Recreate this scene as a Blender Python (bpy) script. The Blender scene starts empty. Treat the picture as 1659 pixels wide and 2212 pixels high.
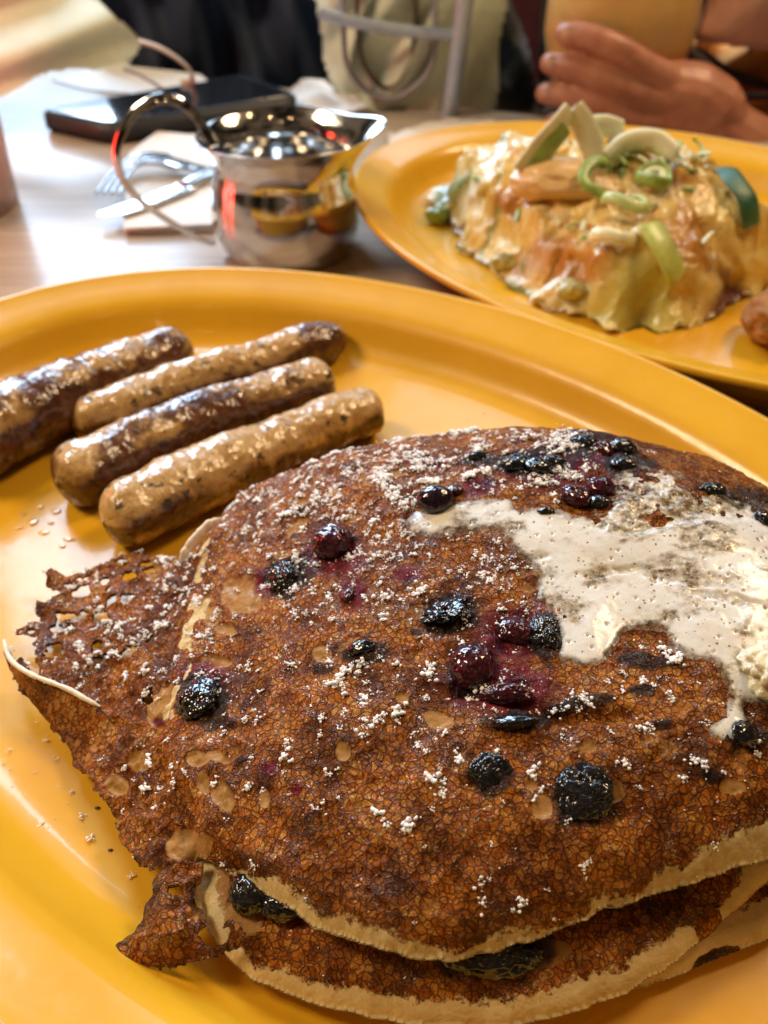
import bpy, bmesh, math, random
import numpy as np
from mathutils import Vector, Matrix

S = 0.01                                  # everything below is written in centimetres
sc = bpy.context.scene
COL = sc.collection

# ------------------------------------------------------------------ camera
H = 16.5
PITCH = math.radians(40)
FPX = 1915.6                              # focal length in px of the 1659 x 2212 view
cam_d = bpy.data.cameras.new('camera')
cam = bpy.data.objects.new('camera', cam_d)
COL.objects.link(cam)
cam.location = (0, 0, H * S)
cam.rotation_euler = (math.radians(90) - PITCH, 0, 0)
cam_d.sensor_fit = 'VERTICAL'
cam_d.sensor_height = 36
cam_d.lens = 18 / math.tan(math.radians(30))
cam_d.clip_start = 0.005
cam_d.clip_end = 50
cam_d.dof.use_dof = True
cam_d.dof.focus_distance = 0.165
cam_d.dof.aperture_fstop = 18.0
sc.camera = cam

# ------------------------------------------------------------------ world and lamps
w = bpy.data.worlds.new('World'); sc.world = w; w.use_nodes = True
nt = w.node_tree; nt.nodes.clear()
wo = nt.nodes.new('ShaderNodeOutputWorld'); bg = nt.nodes.new('ShaderNodeBackground')
tc = nt.nodes.new('ShaderNodeTexCoord'); nz = nt.nodes.new('ShaderNodeTexNoise')
nz.inputs['Scale'].default_value = 3.0; nz.inputs['Detail'].default_value = 3
cr = nt.nodes.new('ShaderNodeValToRGB')
cr.color_ramp.elements[0].position = 0.44; cr.color_ramp.elements[0].color = (0.025, 0.022, 0.03, 1)
cr.color_ramp.elements[1].position = 0.58; cr.color_ramp.elements[1].color = (1.0, 0.68, 0.40, 1)
nt.links.new(tc.outputs['Generated'], nz.inputs['Vector'])
nt.links.new(nz.outputs['Fac'], cr.inputs['Fac'])
nt.links.new(cr.outputs['Color'], bg.inputs['Color'])
bg.inputs['Strength'].default_value = 0.13
nt.links.new(bg.outputs['Background'], wo.inputs['Surface'])

def area(name, loc, target, sx, sy, color, power):
    l = bpy.data.lights.new(name, 'AREA'); l.shape = 'RECTANGLE'
    l.size = sx * S; l.size_y = sy * S; l.color = color; l.energy = power
    o = bpy.data.objects.new(name, l); COL.objects.link(o)
    o.location = Vector(loc) * S
    o.rotation_euler = (Vector(target) - Vector(loc)).to_track_quat('-Z', 'Y').to_euler()
    return o
def bulb(name, loc, r, color, power):
    l = bpy.data.lights.new(name, 'POINT'); l.shadow_soft_size = r * S; l.color = color; l.energy = power
    o = bpy.data.objects.new(name, l); COL.objects.link(o); o.location = Vector(loc) * S
area('window_light', (-64, 165, 92), (-6, 30, 0), 56, 120, (0.56, 0.76, 1.0), 38)
area('window_light', (45, 190, 120), (0, 20, 0), 90, 60, (0.55, 0.78, 1.0), 7)
area('room_light', (-66, 28, 78), (0, 14, 1), 26, 26, (1.0, 0.80, 0.55), 6.5)
area('room_light', (75, 60, 110), (18, 55, 0), 30, 30, (1.0, 0.72, 0.42), 9)
for i, (x, y, z) in enumerate([(-35, -60, 150), (30, -45, 150), (70, 10, 150), (0, -120, 150)]):
    bulb('ceiling_bulb', (x, y, z), 1.3, (1.0, 0.62, 0.30), 1.0)
area('red_lamp', (-42, 43, 6), (-5, 40, 3), 3, 14, (1.0, 0.03, 0.015), 0.25)
area('red_lamp', (-38, 34, 6), (-5, 40, 3), 2, 14, (1.0, 0.03, 0.015), 0.18)

sc.view_settings.view_transform = 'Standard'
sc.view_settings.look = 'None'
sc.view_settings.exposure = 0.14
sc.view_settings.gamma = 1.0
sc.render.engine = 'CYCLES'
sc.cycles.max_bounces = 8

# ------------------------------------------------------------------ projection helpers (used while building only)
cp, sp = math.cos(PITCH), math.sin(PITCH)
def at(u, v, z=0.0):
    """point (cm) on the horizontal plane z that the photograph shows at u, v"""
    dx, dy, dz = (u - 829.5), cp * FPX + sp * (1106 - v), -sp * FPX + cp * (1106 - v)
    t = (z - H) / dz
    return (dx * t, dy * t, z)
def aty(u, v, y):
    """point (cm) at depth y"""
    dx, dy, dz = (u - 829.5), cp * FPX + sp * (1106 - v), -sp * FPX + cp * (1106 - v)
    t = y / dy
    return (dx * t, y, H + dz * t)
def proj(x, y, z):
    zz = z - H
    d = y * cp - zz * sp
    up = y * sp + zz * cp
    d = np.maximum(d, .1)
    return 829.5 + FPX * x / d, 1106 - FPX * up / d, d

# ------------------------------------------------------------------ numpy noise
def _h(ix, iy, iz, seed):
    n = (ix.astype(np.int64) * 374761393 + iy.astype(np.int64) * 668265263 + iz.astype(np.int64) * 2147483647 + seed * 974634777) & 0xffffffff
    n = ((n ^ (n >> 13)) * 1274126177) & 0xffffffff
    n = ((n ^ (n >> 16)) * 2246822519) & 0xffffffff
    return ((n ^ (n >> 15)) & 0xffffff) / float(0xffffff)
def vn(x, y, z=None, seed=0):
    x = np.asarray(x, float); y = np.asarray(y, float)
    z = np.zeros_like(x) if z is None else np.asarray(z, float)
    ix, iy, iz = np.floor(x), np.floor(y), np.floor(z)
    fx, fy, fz = x - ix, y - iy, z - iz
    fx = fx * fx * (3 - 2 * fx); fy = fy * fy * (3 - 2 * fy); fz = fz * fz * (3 - 2 * fz)
    r = 0
    for a in (0, 1):
        for b in (0, 1):
            for c in (0, 1):
                wgt = (fx if a else 1 - fx) * (fy if b else 1 - fy) * (fz if c else 1 - fz)
                r = r + wgt * _h(ix + a, iy + b, iz + c, seed)
    return r * 2 - 1
def fbm(x, y, z=None, seed=0, o=4, g=0.5):
    r = 0; a = 1; f = 1; t = 0
    for k in range(o):
        r = r + a * vn(np.asarray(x) * f, np.asarray(y) * f, None if z is None else np.asarray(z) * f, seed + k * 17)
        t += a; a *= g; f *= 2.03
    return r / t
def voro(x, y, seed=0):
    ix, iy = np.floor(x), np.floor(y)
    f1 = np.full(np.shape(x), 9.0); f2 = f1.copy(); cid = f1 * 0
    zz = np.zeros_like(ix)
    for a in (-1, 0, 1):
        for b in (-1, 0, 1):
            px = ix + a + _h(ix + a, iy + b, zz, seed); py = iy + b + _h(ix + a, iy + b, zz, seed + 5)
            d = np.hypot(x - px, y - py); hid = _h(ix + a, iy + b, zz, seed + 9)
            m = d < f1
            f2 = np.where(m, f1, np.minimum(f2, d)); cid = np.where(m, hid, cid); f1 = np.where(m, d, f1)
    return f1, f2, cid
def sstep(a, b, x):
    t = np.clip((x - a) / (b - a), 0, 1); return t * t * (3 - 2 * t)
def sdf(px, py, poly):
    """signed distance to a polygon, positive inside"""
    poly = np.asarray(poly, float); n = len(poly)
    d = np.full(px.shape, 1e9); ins = np.zeros(px.shape, bool)
    for i in range(n):
        ax, ay = poly[i]; bx, by = poly[(i + 1) % n]
        ex, ey = bx - ax, by - ay
        t = np.clip(((px - ax) * ex + (py - ay) * ey) / (ex * ex + ey * ey + 1e-12), 0, 1)
        d = np.minimum(d, np.hypot(px - ax - t * ex, py - ay - t * ey))
        if abs(ey) > 1e-9:
            c = ((ay > py) != (by > py)) & (px < (bx - ax) * (py - ay) / (by - ay) + ax)
            ins ^= c
    return np.where(ins, d, -d)
def spline(pts, n=8, closed=True):
    """Catmull-Rom through points"""
    P = [np.asarray(p, float) for p in pts]; m = len(P); out = []
    for i in range(m if closed else m - 1):
        if closed: a, b, c, d = P[i - 1], P[i], P[(i + 1) % m], P[(i + 2) % m]
        else: a, b, c, d = P[max(i - 1, 0)], P[i], P[i + 1], P[min(i + 2, m - 1)]
        for k in range(n):
            t = k / n
            out.append(.5 * ((2 * b) + (-a + c) * t + (2 * a - 5 * b + 4 * c - d) * t * t + (-a + 3 * b - 3 * c + d) * t ** 3))
    if not closed: out.append(P[-1])
    return np.array(out)
class TPS:
    def __init__(s, pts, lam=0.02):
        P = np.asarray(pts, float); s.c = P[:, :2]; n = len(P)
        d = np.hypot(s.c[:, None, 0] - s.c[None, :, 0], s.c[:, None, 1] - s.c[None, :, 1])
        K = np.where(d > 1e-9, d * d * np.log(d + 1e-12), 0) + lam * np.eye(n)
        Q = np.c_[np.ones(n), s.c]
        A = np.block([[K, Q], [Q.T, np.zeros((3, 3))]])
        sol = np.linalg.solve(A, np.r_[P[:, 2], 0, 0, 0]); s.w = sol[:n]; s.a = sol[n:]
    def __call__(s, x, y):
        x = np.asarray(x, float); y = np.asarray(y, float)
        r = s.a[0] + s.a[1] * x + s.a[2] * y
        for (cx, cy), wt in zip(s.c, s.w):
            d2 = (x - cx) ** 2 + (y - cy) ** 2 + 1e-12
            r = r + wt * .5 * d2 * np.log(d2)
        return r

# ------------------------------------------------------------------ object helpers
def raw_mesh(name, v, faces_list, mat, parent=None, smooth=True, attrs=None, loc=None):
    """v: n x 3 in cm, faces_list: list of int arrays (m x k)"""
    me = bpy.data.meshes.new(name)
    v = np.asarray(v, np.float32) * S
    me.vertices.add(len(v)); me.vertices.foreach_set('co', v.ravel())
    fl = [np.asarray(f, np.int32) for f in faces_list if len(f)]
    c0 = v.mean(0); vol = 0.0                # turn the faces outwards
    for f in fl:
        for k in range(1, f.shape[1] - 1):
            a_, b_, c_ = v[f[:, 0]] - c0, v[f[:, k]] - c0, v[f[:, k + 1]] - c0
            vol += float(np.einsum('ij,ij->', a_, np.cross(b_, c_)))
    if vol < 0: fl = [f[:, ::-1] for f in fl]
    loops = np.concatenate([f.ravel() for f in fl])
    sizes = np.concatenate([np.full(len(f), f.shape[1], np.int32) for f in fl])
    starts = np.r_[0, np.cumsum(sizes)[:-1]].astype(np.int32)
    me.loops.add(len(loops)); me.loops.foreach_set('vertex_index', loops)
    me.polygons.add(len(sizes)); me.polygons.foreach_set('loop_start', starts); me.polygons.foreach_set('loop_total', sizes)
    me.update(calc_edges=True)
    if smooth: me.polygons.foreach_set('use_smooth', np.ones(len(sizes), bool))
    rimw = attrs.pop('rimw', None) if attrs else None
    if attrs:
        for k, a in attrs.items():
            at_ = me.attributes.new(k, 'FLOAT', 'POINT'); at_.data.foreach_set('value', np.asarray(a, np.float32))
    me.materials.append(mat)
    o = bpy.data.objects.new(name, me); COL.objects.link(o)
    if rimw is not None:                     # relax the vertices along the cut rim
        vg = o.vertex_groups.new(name='rim'); vg.add([int(q) for q in np.flatnonzero(rimw > .5)], 1.0, 'REPLACE')
        md = o.modifiers.new('relax', 'SMOOTH'); md.factor = .5; md.iterations = 3; md.vertex_group = 'rim'
    if parent is not None: o.parent = parent
    if loc is not None: o.location = Vector(loc) * S
    return o
def empty(name, label, cat, loc=(0, 0, 0), group=None):
    """an Empty at the thing's base; children stay in world coordinates through the inverse"""
    o = bpy.data.objects.new(name, None); COL.objects.link(o)
    o.location = Vector(loc) * S; o.empty_display_size = .01
    tag(o, label, cat, group); return o
def tag(o, label=None, cat=None, group=None, kind=None):
    if label: o['label'] = label
    if cat: o['category'] = cat
    if group: o['group'] = group
    if kind: o['kind'] = kind
    return o
def adopt(parent, *kids):
    for k in kids:
        k.parent = parent
        k.matrix_parent_inverse = Matrix.Translation(-parent.location)
def grid_faces(nu, nv, closed_u=False, closed_v=False):
    iu = np.arange(nu if closed_u else nu - 1); iv = np.arange(nv if closed_v else nv - 1)
    A, B = np.meshgrid(iu, iv, indexing='ij'); A = A.ravel(); B = B.ravel()
    A2 = (A + 1) % nu; B2 = (B + 1) % nv
    return np.c_[A * nv + B, A2 * nv + B, A2 * nv + B2, A * nv + B2]
def tube(path, radii, n=16, cap=True, squash=None):
    """vertices and faces of a tube along a path"""
    P = np.asarray(path, float); m = len(P); radii = np.broadcast_to(np.asarray(radii, float), (m,))
    T = np.gradient(P, axis=0); T /= np.linalg.norm(T, axis=1)[:, None] + 1e-12
    up = np.array([0, 0, 1.0]); 
    if abs(T[0] @ up) > .9: up = np.array([0, 1.0, 0])
    N = np.zeros_like(P); n0 = up - T[0] * (T[0] @ up); n0 /= np.linalg.norm(n0); N[0] = n0
    for i in range(1, m):
        q = N[i - 1] - T[i] * (T[i] @ N[i - 1]); N[i] = q / np.linalg.norm(q)
    B = np.cross(T, N); a = np.linspace(0, 2 * math.pi, n, endpoint=False)
    sq = (1, 1) if squash is None else squash
    V = (P[:, None] + radii[:, None, None] * (np.cos(a)[None, :, None] * N[:, None] * sq[0] + np.sin(a)[None, :, None] * B[:, None] * sq[1])).reshape(-1, 3)
    F = [grid_faces(m, n, False, True)]
    if cap:
        V = np.r_[V, P[:1], P[-1:]]; k = m * n; i = np.arange(n); j = (i + 1) % n
        F.append(np.c_[np.full(n, k), j, i]); F.append(np.c_[np.full(n, k + 1), (m - 1) * n + i, (m - 1) * n + j])
    return V, F
def ico(sub):
    bm = bmesh.new(); bmesh.ops.create_icosphere(bm, subdivisions=sub, radius=1)
    v = np.array([q.co[:] for q in bm.verts]); f = np.array([[q.index for q in p.verts] for p in bm.faces]); bm.free()
    return v, f
ICO = {k: ico(k) for k in (1, 2, 3, 4, 5)}
def merge(parts):
    V = []; F = {}; off = 0
    for v, fl in parts:
        V.append(v)
        for f in fl:
            f = np.asarray(f); F.setdefault(f.shape[1], []).append(f + off)
        off += len(v)
    return np.concatenate(V), [np.concatenate(x) for x in F.values()]

# ------------------------------------------------------------------ material helpers
class M:
    def __init__(s, name):
        s.m = bpy.data.materials.new(name); s.m.use_nodes = True; s.t = s.m.node_tree; s.N = s.t.nodes
        s.b = s.N['Principled BSDF']; s.tc = s.N.new('ShaderNodeTexCoord')
        mp = s.N.new('ShaderNodeMapping'); mp.inputs['Scale'].default_value = (100, 100, 100)
        s.t.links.new(s.tc.outputs['Object'], mp.inputs['Vector']); s.co = mp.outputs['Vector']
    def link(s, a, b): s.t.links.new(a, b)
    def set(s, **k):
        for n, v in k.items():
            i = s.b.inputs[n.replace('_', ' ')]
            if hasattr(v, 'type') and hasattr(v, 'is_linked'): s.link(v, i)
            else: i.default_value = (*v, 1) if isinstance(v, tuple) and len(v) == 3 and i.type == 'RGBA' else v
        return s
    def noise(s, scale, detail=4, rough=.5, dist=0, vec=None):
        n = s.N.new('ShaderNodeTexNoise'); n.inputs['Scale'].default_value = scale; n.inputs['Detail'].default_value = detail
        n.inputs['Roughness'].default_value = rough; n.inputs['Distortion'].default_value = dist
        s.link(vec or s.co, n.inputs['Vector']); return n.outputs['Fac']
    def warp(s, scale, amt, vec=None):
        n = s.N.new('ShaderNodeTexNoise'); n.inputs['Scale'].default_value = scale; n.inputs['Detail'].default_value = 2
        s.link(vec or s.co, n.inputs['Vector'])
        a = s.N.new('ShaderNodeVectorMath'); a.operation = 'MULTIPLY_ADD'
        s.link(n.outputs['Color'], a.inputs[0]); a.inputs[1].default_value = (amt,) * 3; s.link(vec or s.co, a.inputs[2])
        return a.outputs[0]
    def voro(s, scale, feat='F1', vec=None, out='Distance', rand=1.0):
        n = s.N.new('ShaderNodeTexVoronoi'); n.feature = feat; n.inputs['Scale'].default_value = scale
        n.inputs['Randomness'].default_value = rand
        s.link(vec or s.co, n.inputs['Vector']); return n.outputs[out]
    def ramp(s, f, *stops):
        r = s.N.new('ShaderNodeValToRGB'); e = r.color_ramp.elements
        while len(e) < len(stops): e.new(.5)
        for q, (p, c) in zip(e, stops):
            q.position = p; q.color = (*c, 1) if isinstance(c, tuple) else (c, c, c, 1)
        s.link(f, r.inputs['Fac']); return r.outputs['Color']
    def mix(s, f, a, b, mode='MIX'):
        n = s.N.new('ShaderNodeMix'); n.data_type = 'RGBA'; n.blend_type = mode
        for v, i in ((f, n.inputs[0]), (a, n.inputs[6]), (b, n.inputs[7])):
            if hasattr(v, 'is_linked'): s.link(v, i)
            else: i.default_value = v if not isinstance(v, tuple) else (*v, 1)
        return n.outputs[2]
    def math(s, op, a, b=0.0, c=0.0):
        n = s.N.new('ShaderNodeMath'); n.operation = op
        for v, i in ((a, n.inputs[0]), (b, n.inputs[1]), (c, n.inputs[2])):
            if hasattr(v, 'is_linked'): s.link(v, i)
            else: i.default_value = v
        return n.outputs[0]
    def attr(s, name):
        n = s.N.new('ShaderNodeAttribute'); n.attribute_name = name; return n.outputs['Fac']
    def bump(s, h, dist=.05, strength=1.0):
        n = s.N.new('ShaderNodeBump'); n.inputs['Distance'].default_value = dist * S; n.inputs['Strength'].default_value = strength
        s.link(h, n.inputs['Height']); s.link(n.outputs['Normal'], s.b.inputs['Normal']); s.link(n.outputs['Normal'], s.b.inputs['Coat Normal']); return s
def plain(name, col, rough=.5, metal=0, var=.12, sc_=2.0, bump=0.0, **k):
    m = M(name); n = m.noise(sc_, 5, .6)
    lo = tuple(max(0, c * (1 - var)) for c in col); hi = tuple(min(1, c * (1 + var)) for c in col)
    m.set(Base_Color=m.ramp(n, (.3, lo), (.7, hi)), Roughness=rough, Metallic=metal, **k)
    if bump: m.bump(m.noise(sc_ * 4, 6, .6), bump)
    return m.m

# crust: browned griddle surface with its net of dark veins between light bubble cells
def crust_material(name, tint=1.0):
    m = M(name)
    wv = m.warp(3.0, .22); wv = m.warp(11, .05, wv)
    pale, char, cream, stain = (m.attr(a) for a in ('pale', 'char', 'cream', 'stain'))
    jag = m.math('SUBTRACT', m.noise(6.5, 6, .72), .5)
    cream = m.ramp(m.math('MULTIPLY_ADD', jag, 1.0, cream), (.45, 0.0), (.56, 1.0))
    char = m.math('MULTIPLY', char, m.ramp(m.math('MULTIPLY_ADD', jag, 1.2, char), (.30, 0.0), (.60, 1.0)))
    pale = m.math('MULTIPLY', pale, m.ramp(m.math('MULTIPLY_ADD', jag, .7, pale), (.35, 0.0), (.55, 1.0)))
    e1 = m.voro(8.0, 'DISTANCE_TO_EDGE', wv); e2 = m.voro(16.5, 'DISTANCE_TO_EDGE', wv); e3 = m.voro(2.6, 'DISTANCE_TO_EDGE', wv)
    c1 = m.voro(8.0, 'F1', wv, 'Color'); sep = m.N.new('ShaderNodeSeparateColor'); m.link(c1, sep.inputs[0])
    big = m.noise(.9, 5, .6); mid = m.noise(3.2, 5, .62); fine = m.noise(26, 4, .6)
    # veins: thin dark ridges, width varies over the cake
    wid = m.math('MULTIPLY_ADD', mid, .30, .01)
    v1 = m.math('SMOOTHSTEP' if False else 'DIVIDE', e1, wid); v1 = m.math('MINIMUM', v1, 1.0)
    wid2 = m.math('MULTIPLY_ADD', mid, .22, .0)
    v2 = m.math('MINIMUM', m.math('DIVIDE', e2, wid2), 1.0)
    v = m.math('MULTIPLY', m.math('POWER', v1, .8), m.math('MULTIPLY_ADD', v2, .55, .45))
    cell = m.ramp(m.math('ADD', m.math('MULTIPLY', sep.outputs[0], .55), m.math('MULTIPLY', big, .6)),
                  (.15, (.16, .042, .005)), (.42, (.36, .102, .008)), (.66, (.52, .180, .014)), (.92, (.52, .26, .055)))
    dark = m.ramp(mid, (.3, (.026, .007, .003)), (.7, (.085, .022, .006)))
    col = m.mix(v, dark, cell)
    # broad darker browning
    br = m.ramp(m.math('ADD', m.math('MULTIPLY', big, .6), m.math('MULTIPLY', fine, .4)), (.41, (.22, .15, .11)), (.57, (1.10, .98, .85)))
    col = m.mix(.85, col, br, 'MULTIPLY')
    # pale smooth bubbles
    pc = m.ramp(m.math('MULTIPLY_ADD', fine, .4, m.math('MULTIPLY', mid, .6)), (.3, (.27, .115, .026)), (.7, (.43, .23, .070)))
    col = m.mix(pale, col, pc)
    # berry juice
    st = m.ramp(mid, (.35, (.045, .004, .012)), (.7, (.20, .012, .018)))
    col = m.mix(stain, col, st)
    # char
    ch = m.math('MULTIPLY', char, m.ramp(m.noise(7, 6, .7), (.25, 1.0), (.75, .75)))
    col = m.mix(ch, col, (.010, .007, .006))
    # batter edge
    cc = m.ramp(m.math('MULTIPLY_ADD', fine, .35, m.math('MULTIPLY', m.noise(1.6, 5, .6), .65)), (.32, (.50, .35, .13)), (.50, (.62, .46, .22)), (.7, (.70, .56, .31)))
    col = m.mix(cream, col, cc)
    m.set(Base_Color=col)
    ro = m.math('MULTIPLY_ADD', m.noise(9, 5, .7), .5, .30)
    ro = m.math('ADD', ro, m.math('MULTIPLY', cream, .22))
    cream_p = m.math('MAXIMUM', cream, m.math('MULTIPLY', pale, .8))
    m.set(Roughness=ro, Specular_IOR_Level=.12, Coat_Weight=m.math('MULTIPLY', m.math('MULTIPLY_ADD', cream_p, -.85, 1.0), m.ramp(m.noise(2.2, 5, .7), (.46, .02), (.66, .65))), Coat_IOR=1.6, Coat_Roughness=.06)
    m.set(Subsurface_Weight=m.math('MULTIPLY_ADD', cream, .15, .0), Subsurface_Scale=.002)
    m.b.inputs['Subsurface Radius'].default_value = (1, .7, .4)
    inv = m.math('SUBTRACT', 1.0, v)
    notp = m.math('SUBTRACT', 1.0, m.math('MAXIMUM', pale, cream))
    h = m.math('MULTIPLY', inv, notp)
    h = m.math('ADD', h, m.math('MULTIPLY', m.noise(8, 1, .5), 1.2))
    h = m.math('ADD', h, m.math('MULTIPLY', m.noise(17, 0, .5), .35))
    m.bump(h, .014, 1.0)
    return m.m
mat_crust = crust_material('pancake_crust')

def plate_mat(name, c1, c2):
    m = M(name)
    n = m.noise(.35, 5, .6); sc1 = m.noise(40, 3, .6)
    mp = m.N.new('ShaderNodeMapping'); mp.inputs['Scale'].default_value = (3, 60, 3); mp.inputs['Rotation'].default_value = (0, 0, .8); m.link(m.co, mp.inputs['Vector'])
    scr = m.noise(1.0, 4, .7, vec=mp.outputs[0]); smear = m.ramp(m.noise(.55, 6, .7, 1.2), (.50, 0.0), (.66, .07))
    m.set(Base_Color=m.ramp(n, (.3, c1), (.7, c2)), Roughness=m.math('ADD', smear, m.math('MULTIPLY_ADD', scr, .10, .26)), Specular_IOR_Level=.2, Coat_Weight=.4, Coat_Roughness=m.math('MULTIPLY_ADD', smear, 1.6, .08))
    m.bump(m.math('ADD', m.noise(.8, 3), m.math('MULTIPLY', sc1, .05)), .02, .5)
    return m.m
mat_plate = plate_mat('yellow_melamine', (.68, .345, .014), (.75, .395, .020))

# ------------------------------------------------------------------ table
TZ = -0.85
def table_mat():
    m = M('table_laminate')
    mp = m.N.new('ShaderNodeMapping'); mp.inputs['Scale'].default_value = (.05, .9, 1); mp.inputs['Rotation'].default_value = (0, 0, .35); m.link(m.co, mp.inputs['Vector'])
    g = m.noise(1.6, 6, .65, 1.5, mp.outputs[0])
    m.set(Base_Color=m.ramp(g, (.3, (.32, .25, .19)), (.55, (.42, .35, .28)), (.75, (.50, .42, .35))), Roughness=m.math('MULTIPLY_ADD', g, .15, .22), Coat_Weight=.10, Coat_Roughness=.15, Specular_IOR_Level=.08)
    m.bump(g, .01, .4); return m.m
mat_table = table_mat()
t1 = at(-500, 165, TZ); t2 = at(400, 165, TZ); t3 = at(1659, 300, TZ)
dirv = np.array([t3[0] - t2[0], t3[1] - t2[1]]); dirv /= np.linalg.norm(dirv)
pl = np.array(t2[:2]) - dirv * 75; pr = np.array(t2[:2]) + dirv * 75
outline = [(pl[0], pl[1]), (pr[0], pr[1]), (60, -30), (-60, -30)]
top = np.array([[x, y, TZ] for x, y in outline]); bot = top - [0, 0, 3]
tb = empty('dining_table', 'wooden cafe table top with worn tan laminate under both yellow plates', 'table', (0, 20, TZ - 75))
def slab(name, poly, z0, z1, mat, bev=.25):
    bm = bmesh.new(); vs = [bm.verts.new((x * S, y * S, z0 * S)) for x, y in poly]
    f = bm.faces.new(vs); r = bmesh.ops.extrude_face_region(bm, geom=[f])
    for v in [g for g in r['geom'] if isinstance(g, bmesh.types.BMVert)]: v.co.z = z1 * S
    bmesh.ops.recalc_face_normals(bm, faces=bm.faces)
    bmesh.ops.bevel(bm, geom=list(bm.edges), offset=bev * S, segments=3, affect='EDGES')
    me = bpy.data.meshes.new(name); bm.to_mesh(me); bm.free(); me.materials.append(mat)
    for p in me.polygons: p.use_smooth = abs(p.normal.z) < .999
    o = bpy.data.objects.new(name, me); COL.objects.link(o); return o
adopt(tb, slab('table_top', outline, TZ - 3, TZ, mat_table, .3))
mat_iron = plain('black_iron', (.02, .02, .022), .45, .3)
for x, y in ((-45, -20), (45, -20), (-45, 48), (45, 44)):
    V, F = tube([(x, y, TZ - 3), (x, y, TZ - 75)], 2.2, 16); adopt(tb, raw_mesh('table_leg', V, F, mat_iron))
def far_ground():
    m = M('dark_floor'); m.set(Base_Color=m.ramp(m.noise(.2, 5), (.3, (.02, .015, .015)), (.7, (.06, .04, .03))), Roughness=.5); return m.m
V = np.array([[-400, -300, TZ - 75], [400, -300, TZ - 75], [400, 500, TZ - 75], [-400, 500, TZ - 75]], float)
tag(raw_mesh('floor', V, [np.array([[0, 1, 2, 3]])], far_ground(), smooth=False), kind='structure')

# ------------------------------------------------------------------ plates
def oval_plate(name, cx, cy, a, b, th, z0, label, scale=1.0, warp=0.0):
    prof = [(-1, 0, 1), (-.6, 0, 1), (-.3, .0, 1), (-.12, 0, 1)]      # fractions of the floor
    rim = np.array([(-.7, 0), (-.25, .01), (0.0, .05), (.3, .16), (.62, .42), (.9, .78), (1.15, 1.12), (1.45, 1.36), (1.85, 1.52), (2.3, 1.66), (2.65, 1.78),
                    (2.85, 1.86), (2.98, 1.87), (3.07, 1.80), (3.08, 1.68), (2.98, 1.58), (2.6, 1.44), (2.1, 1.26), (1.5, .9), (1.0, .4), (.5, -.1), (.1, -.38), (-.2, -.5), (-.35, -.82), (-.6, -.85), (-.8, -.5)]) * [scale, 1]
    rim = spline(rim, 4, False)
    n = 240; ph = np.linspace(0, 2 * math.pi, n, endpoint=False)
    rings = []
    for f in (0.0, .3, .6, .85): rings.append((None, f, 0.0))
    for o_, z in rim: rings.append((o_, None, z))
    rings.append((None, .5, -.5)); rings.append((None, 0.0, -.5))
    V = []
    for o_, f, z in rings:
        if f is not None: X = f * (a - .7) * np.cos(ph); Y = f * (b - .7) * np.sin(ph)
        else: X = (a + o_) * np.cos(ph); Y = (b + o_) * np.sin(ph)
        V.append(np.c_[X, Y, np.full(n, z)])
    V = np.array(V).reshape(-1, 3)
    c, s_ = math.cos(th), math.sin(th); V = np.c_[V[:, 0] * c - V[:, 1] * s_, V[:, 0] * s_ + V[:, 1] * c, V[:, 2]]
    F = grid_faces(len(rings), n, False, True)
    o = raw_mesh(name, V, [F[:, ::-1]], mat_plate, loc=(cx, cy, z0))
    return tag(o, label, 'plate', 'yellow oval plates')
oval_plate('oval_plate', -1.05, 17.04, 14.8, 9.43, -.72, 0, 'large yellow oval plate in front, under the pancakes and sausage links')
P2 = (12.99, 36.39); T2 = .827 + math.pi / 2
oval_plate('oval_plate', P2[0], P2[1], 13.5, 8.7, T2, 0, 'yellow oval plate behind on the right, under the cheesy baked dish', .95)

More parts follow.
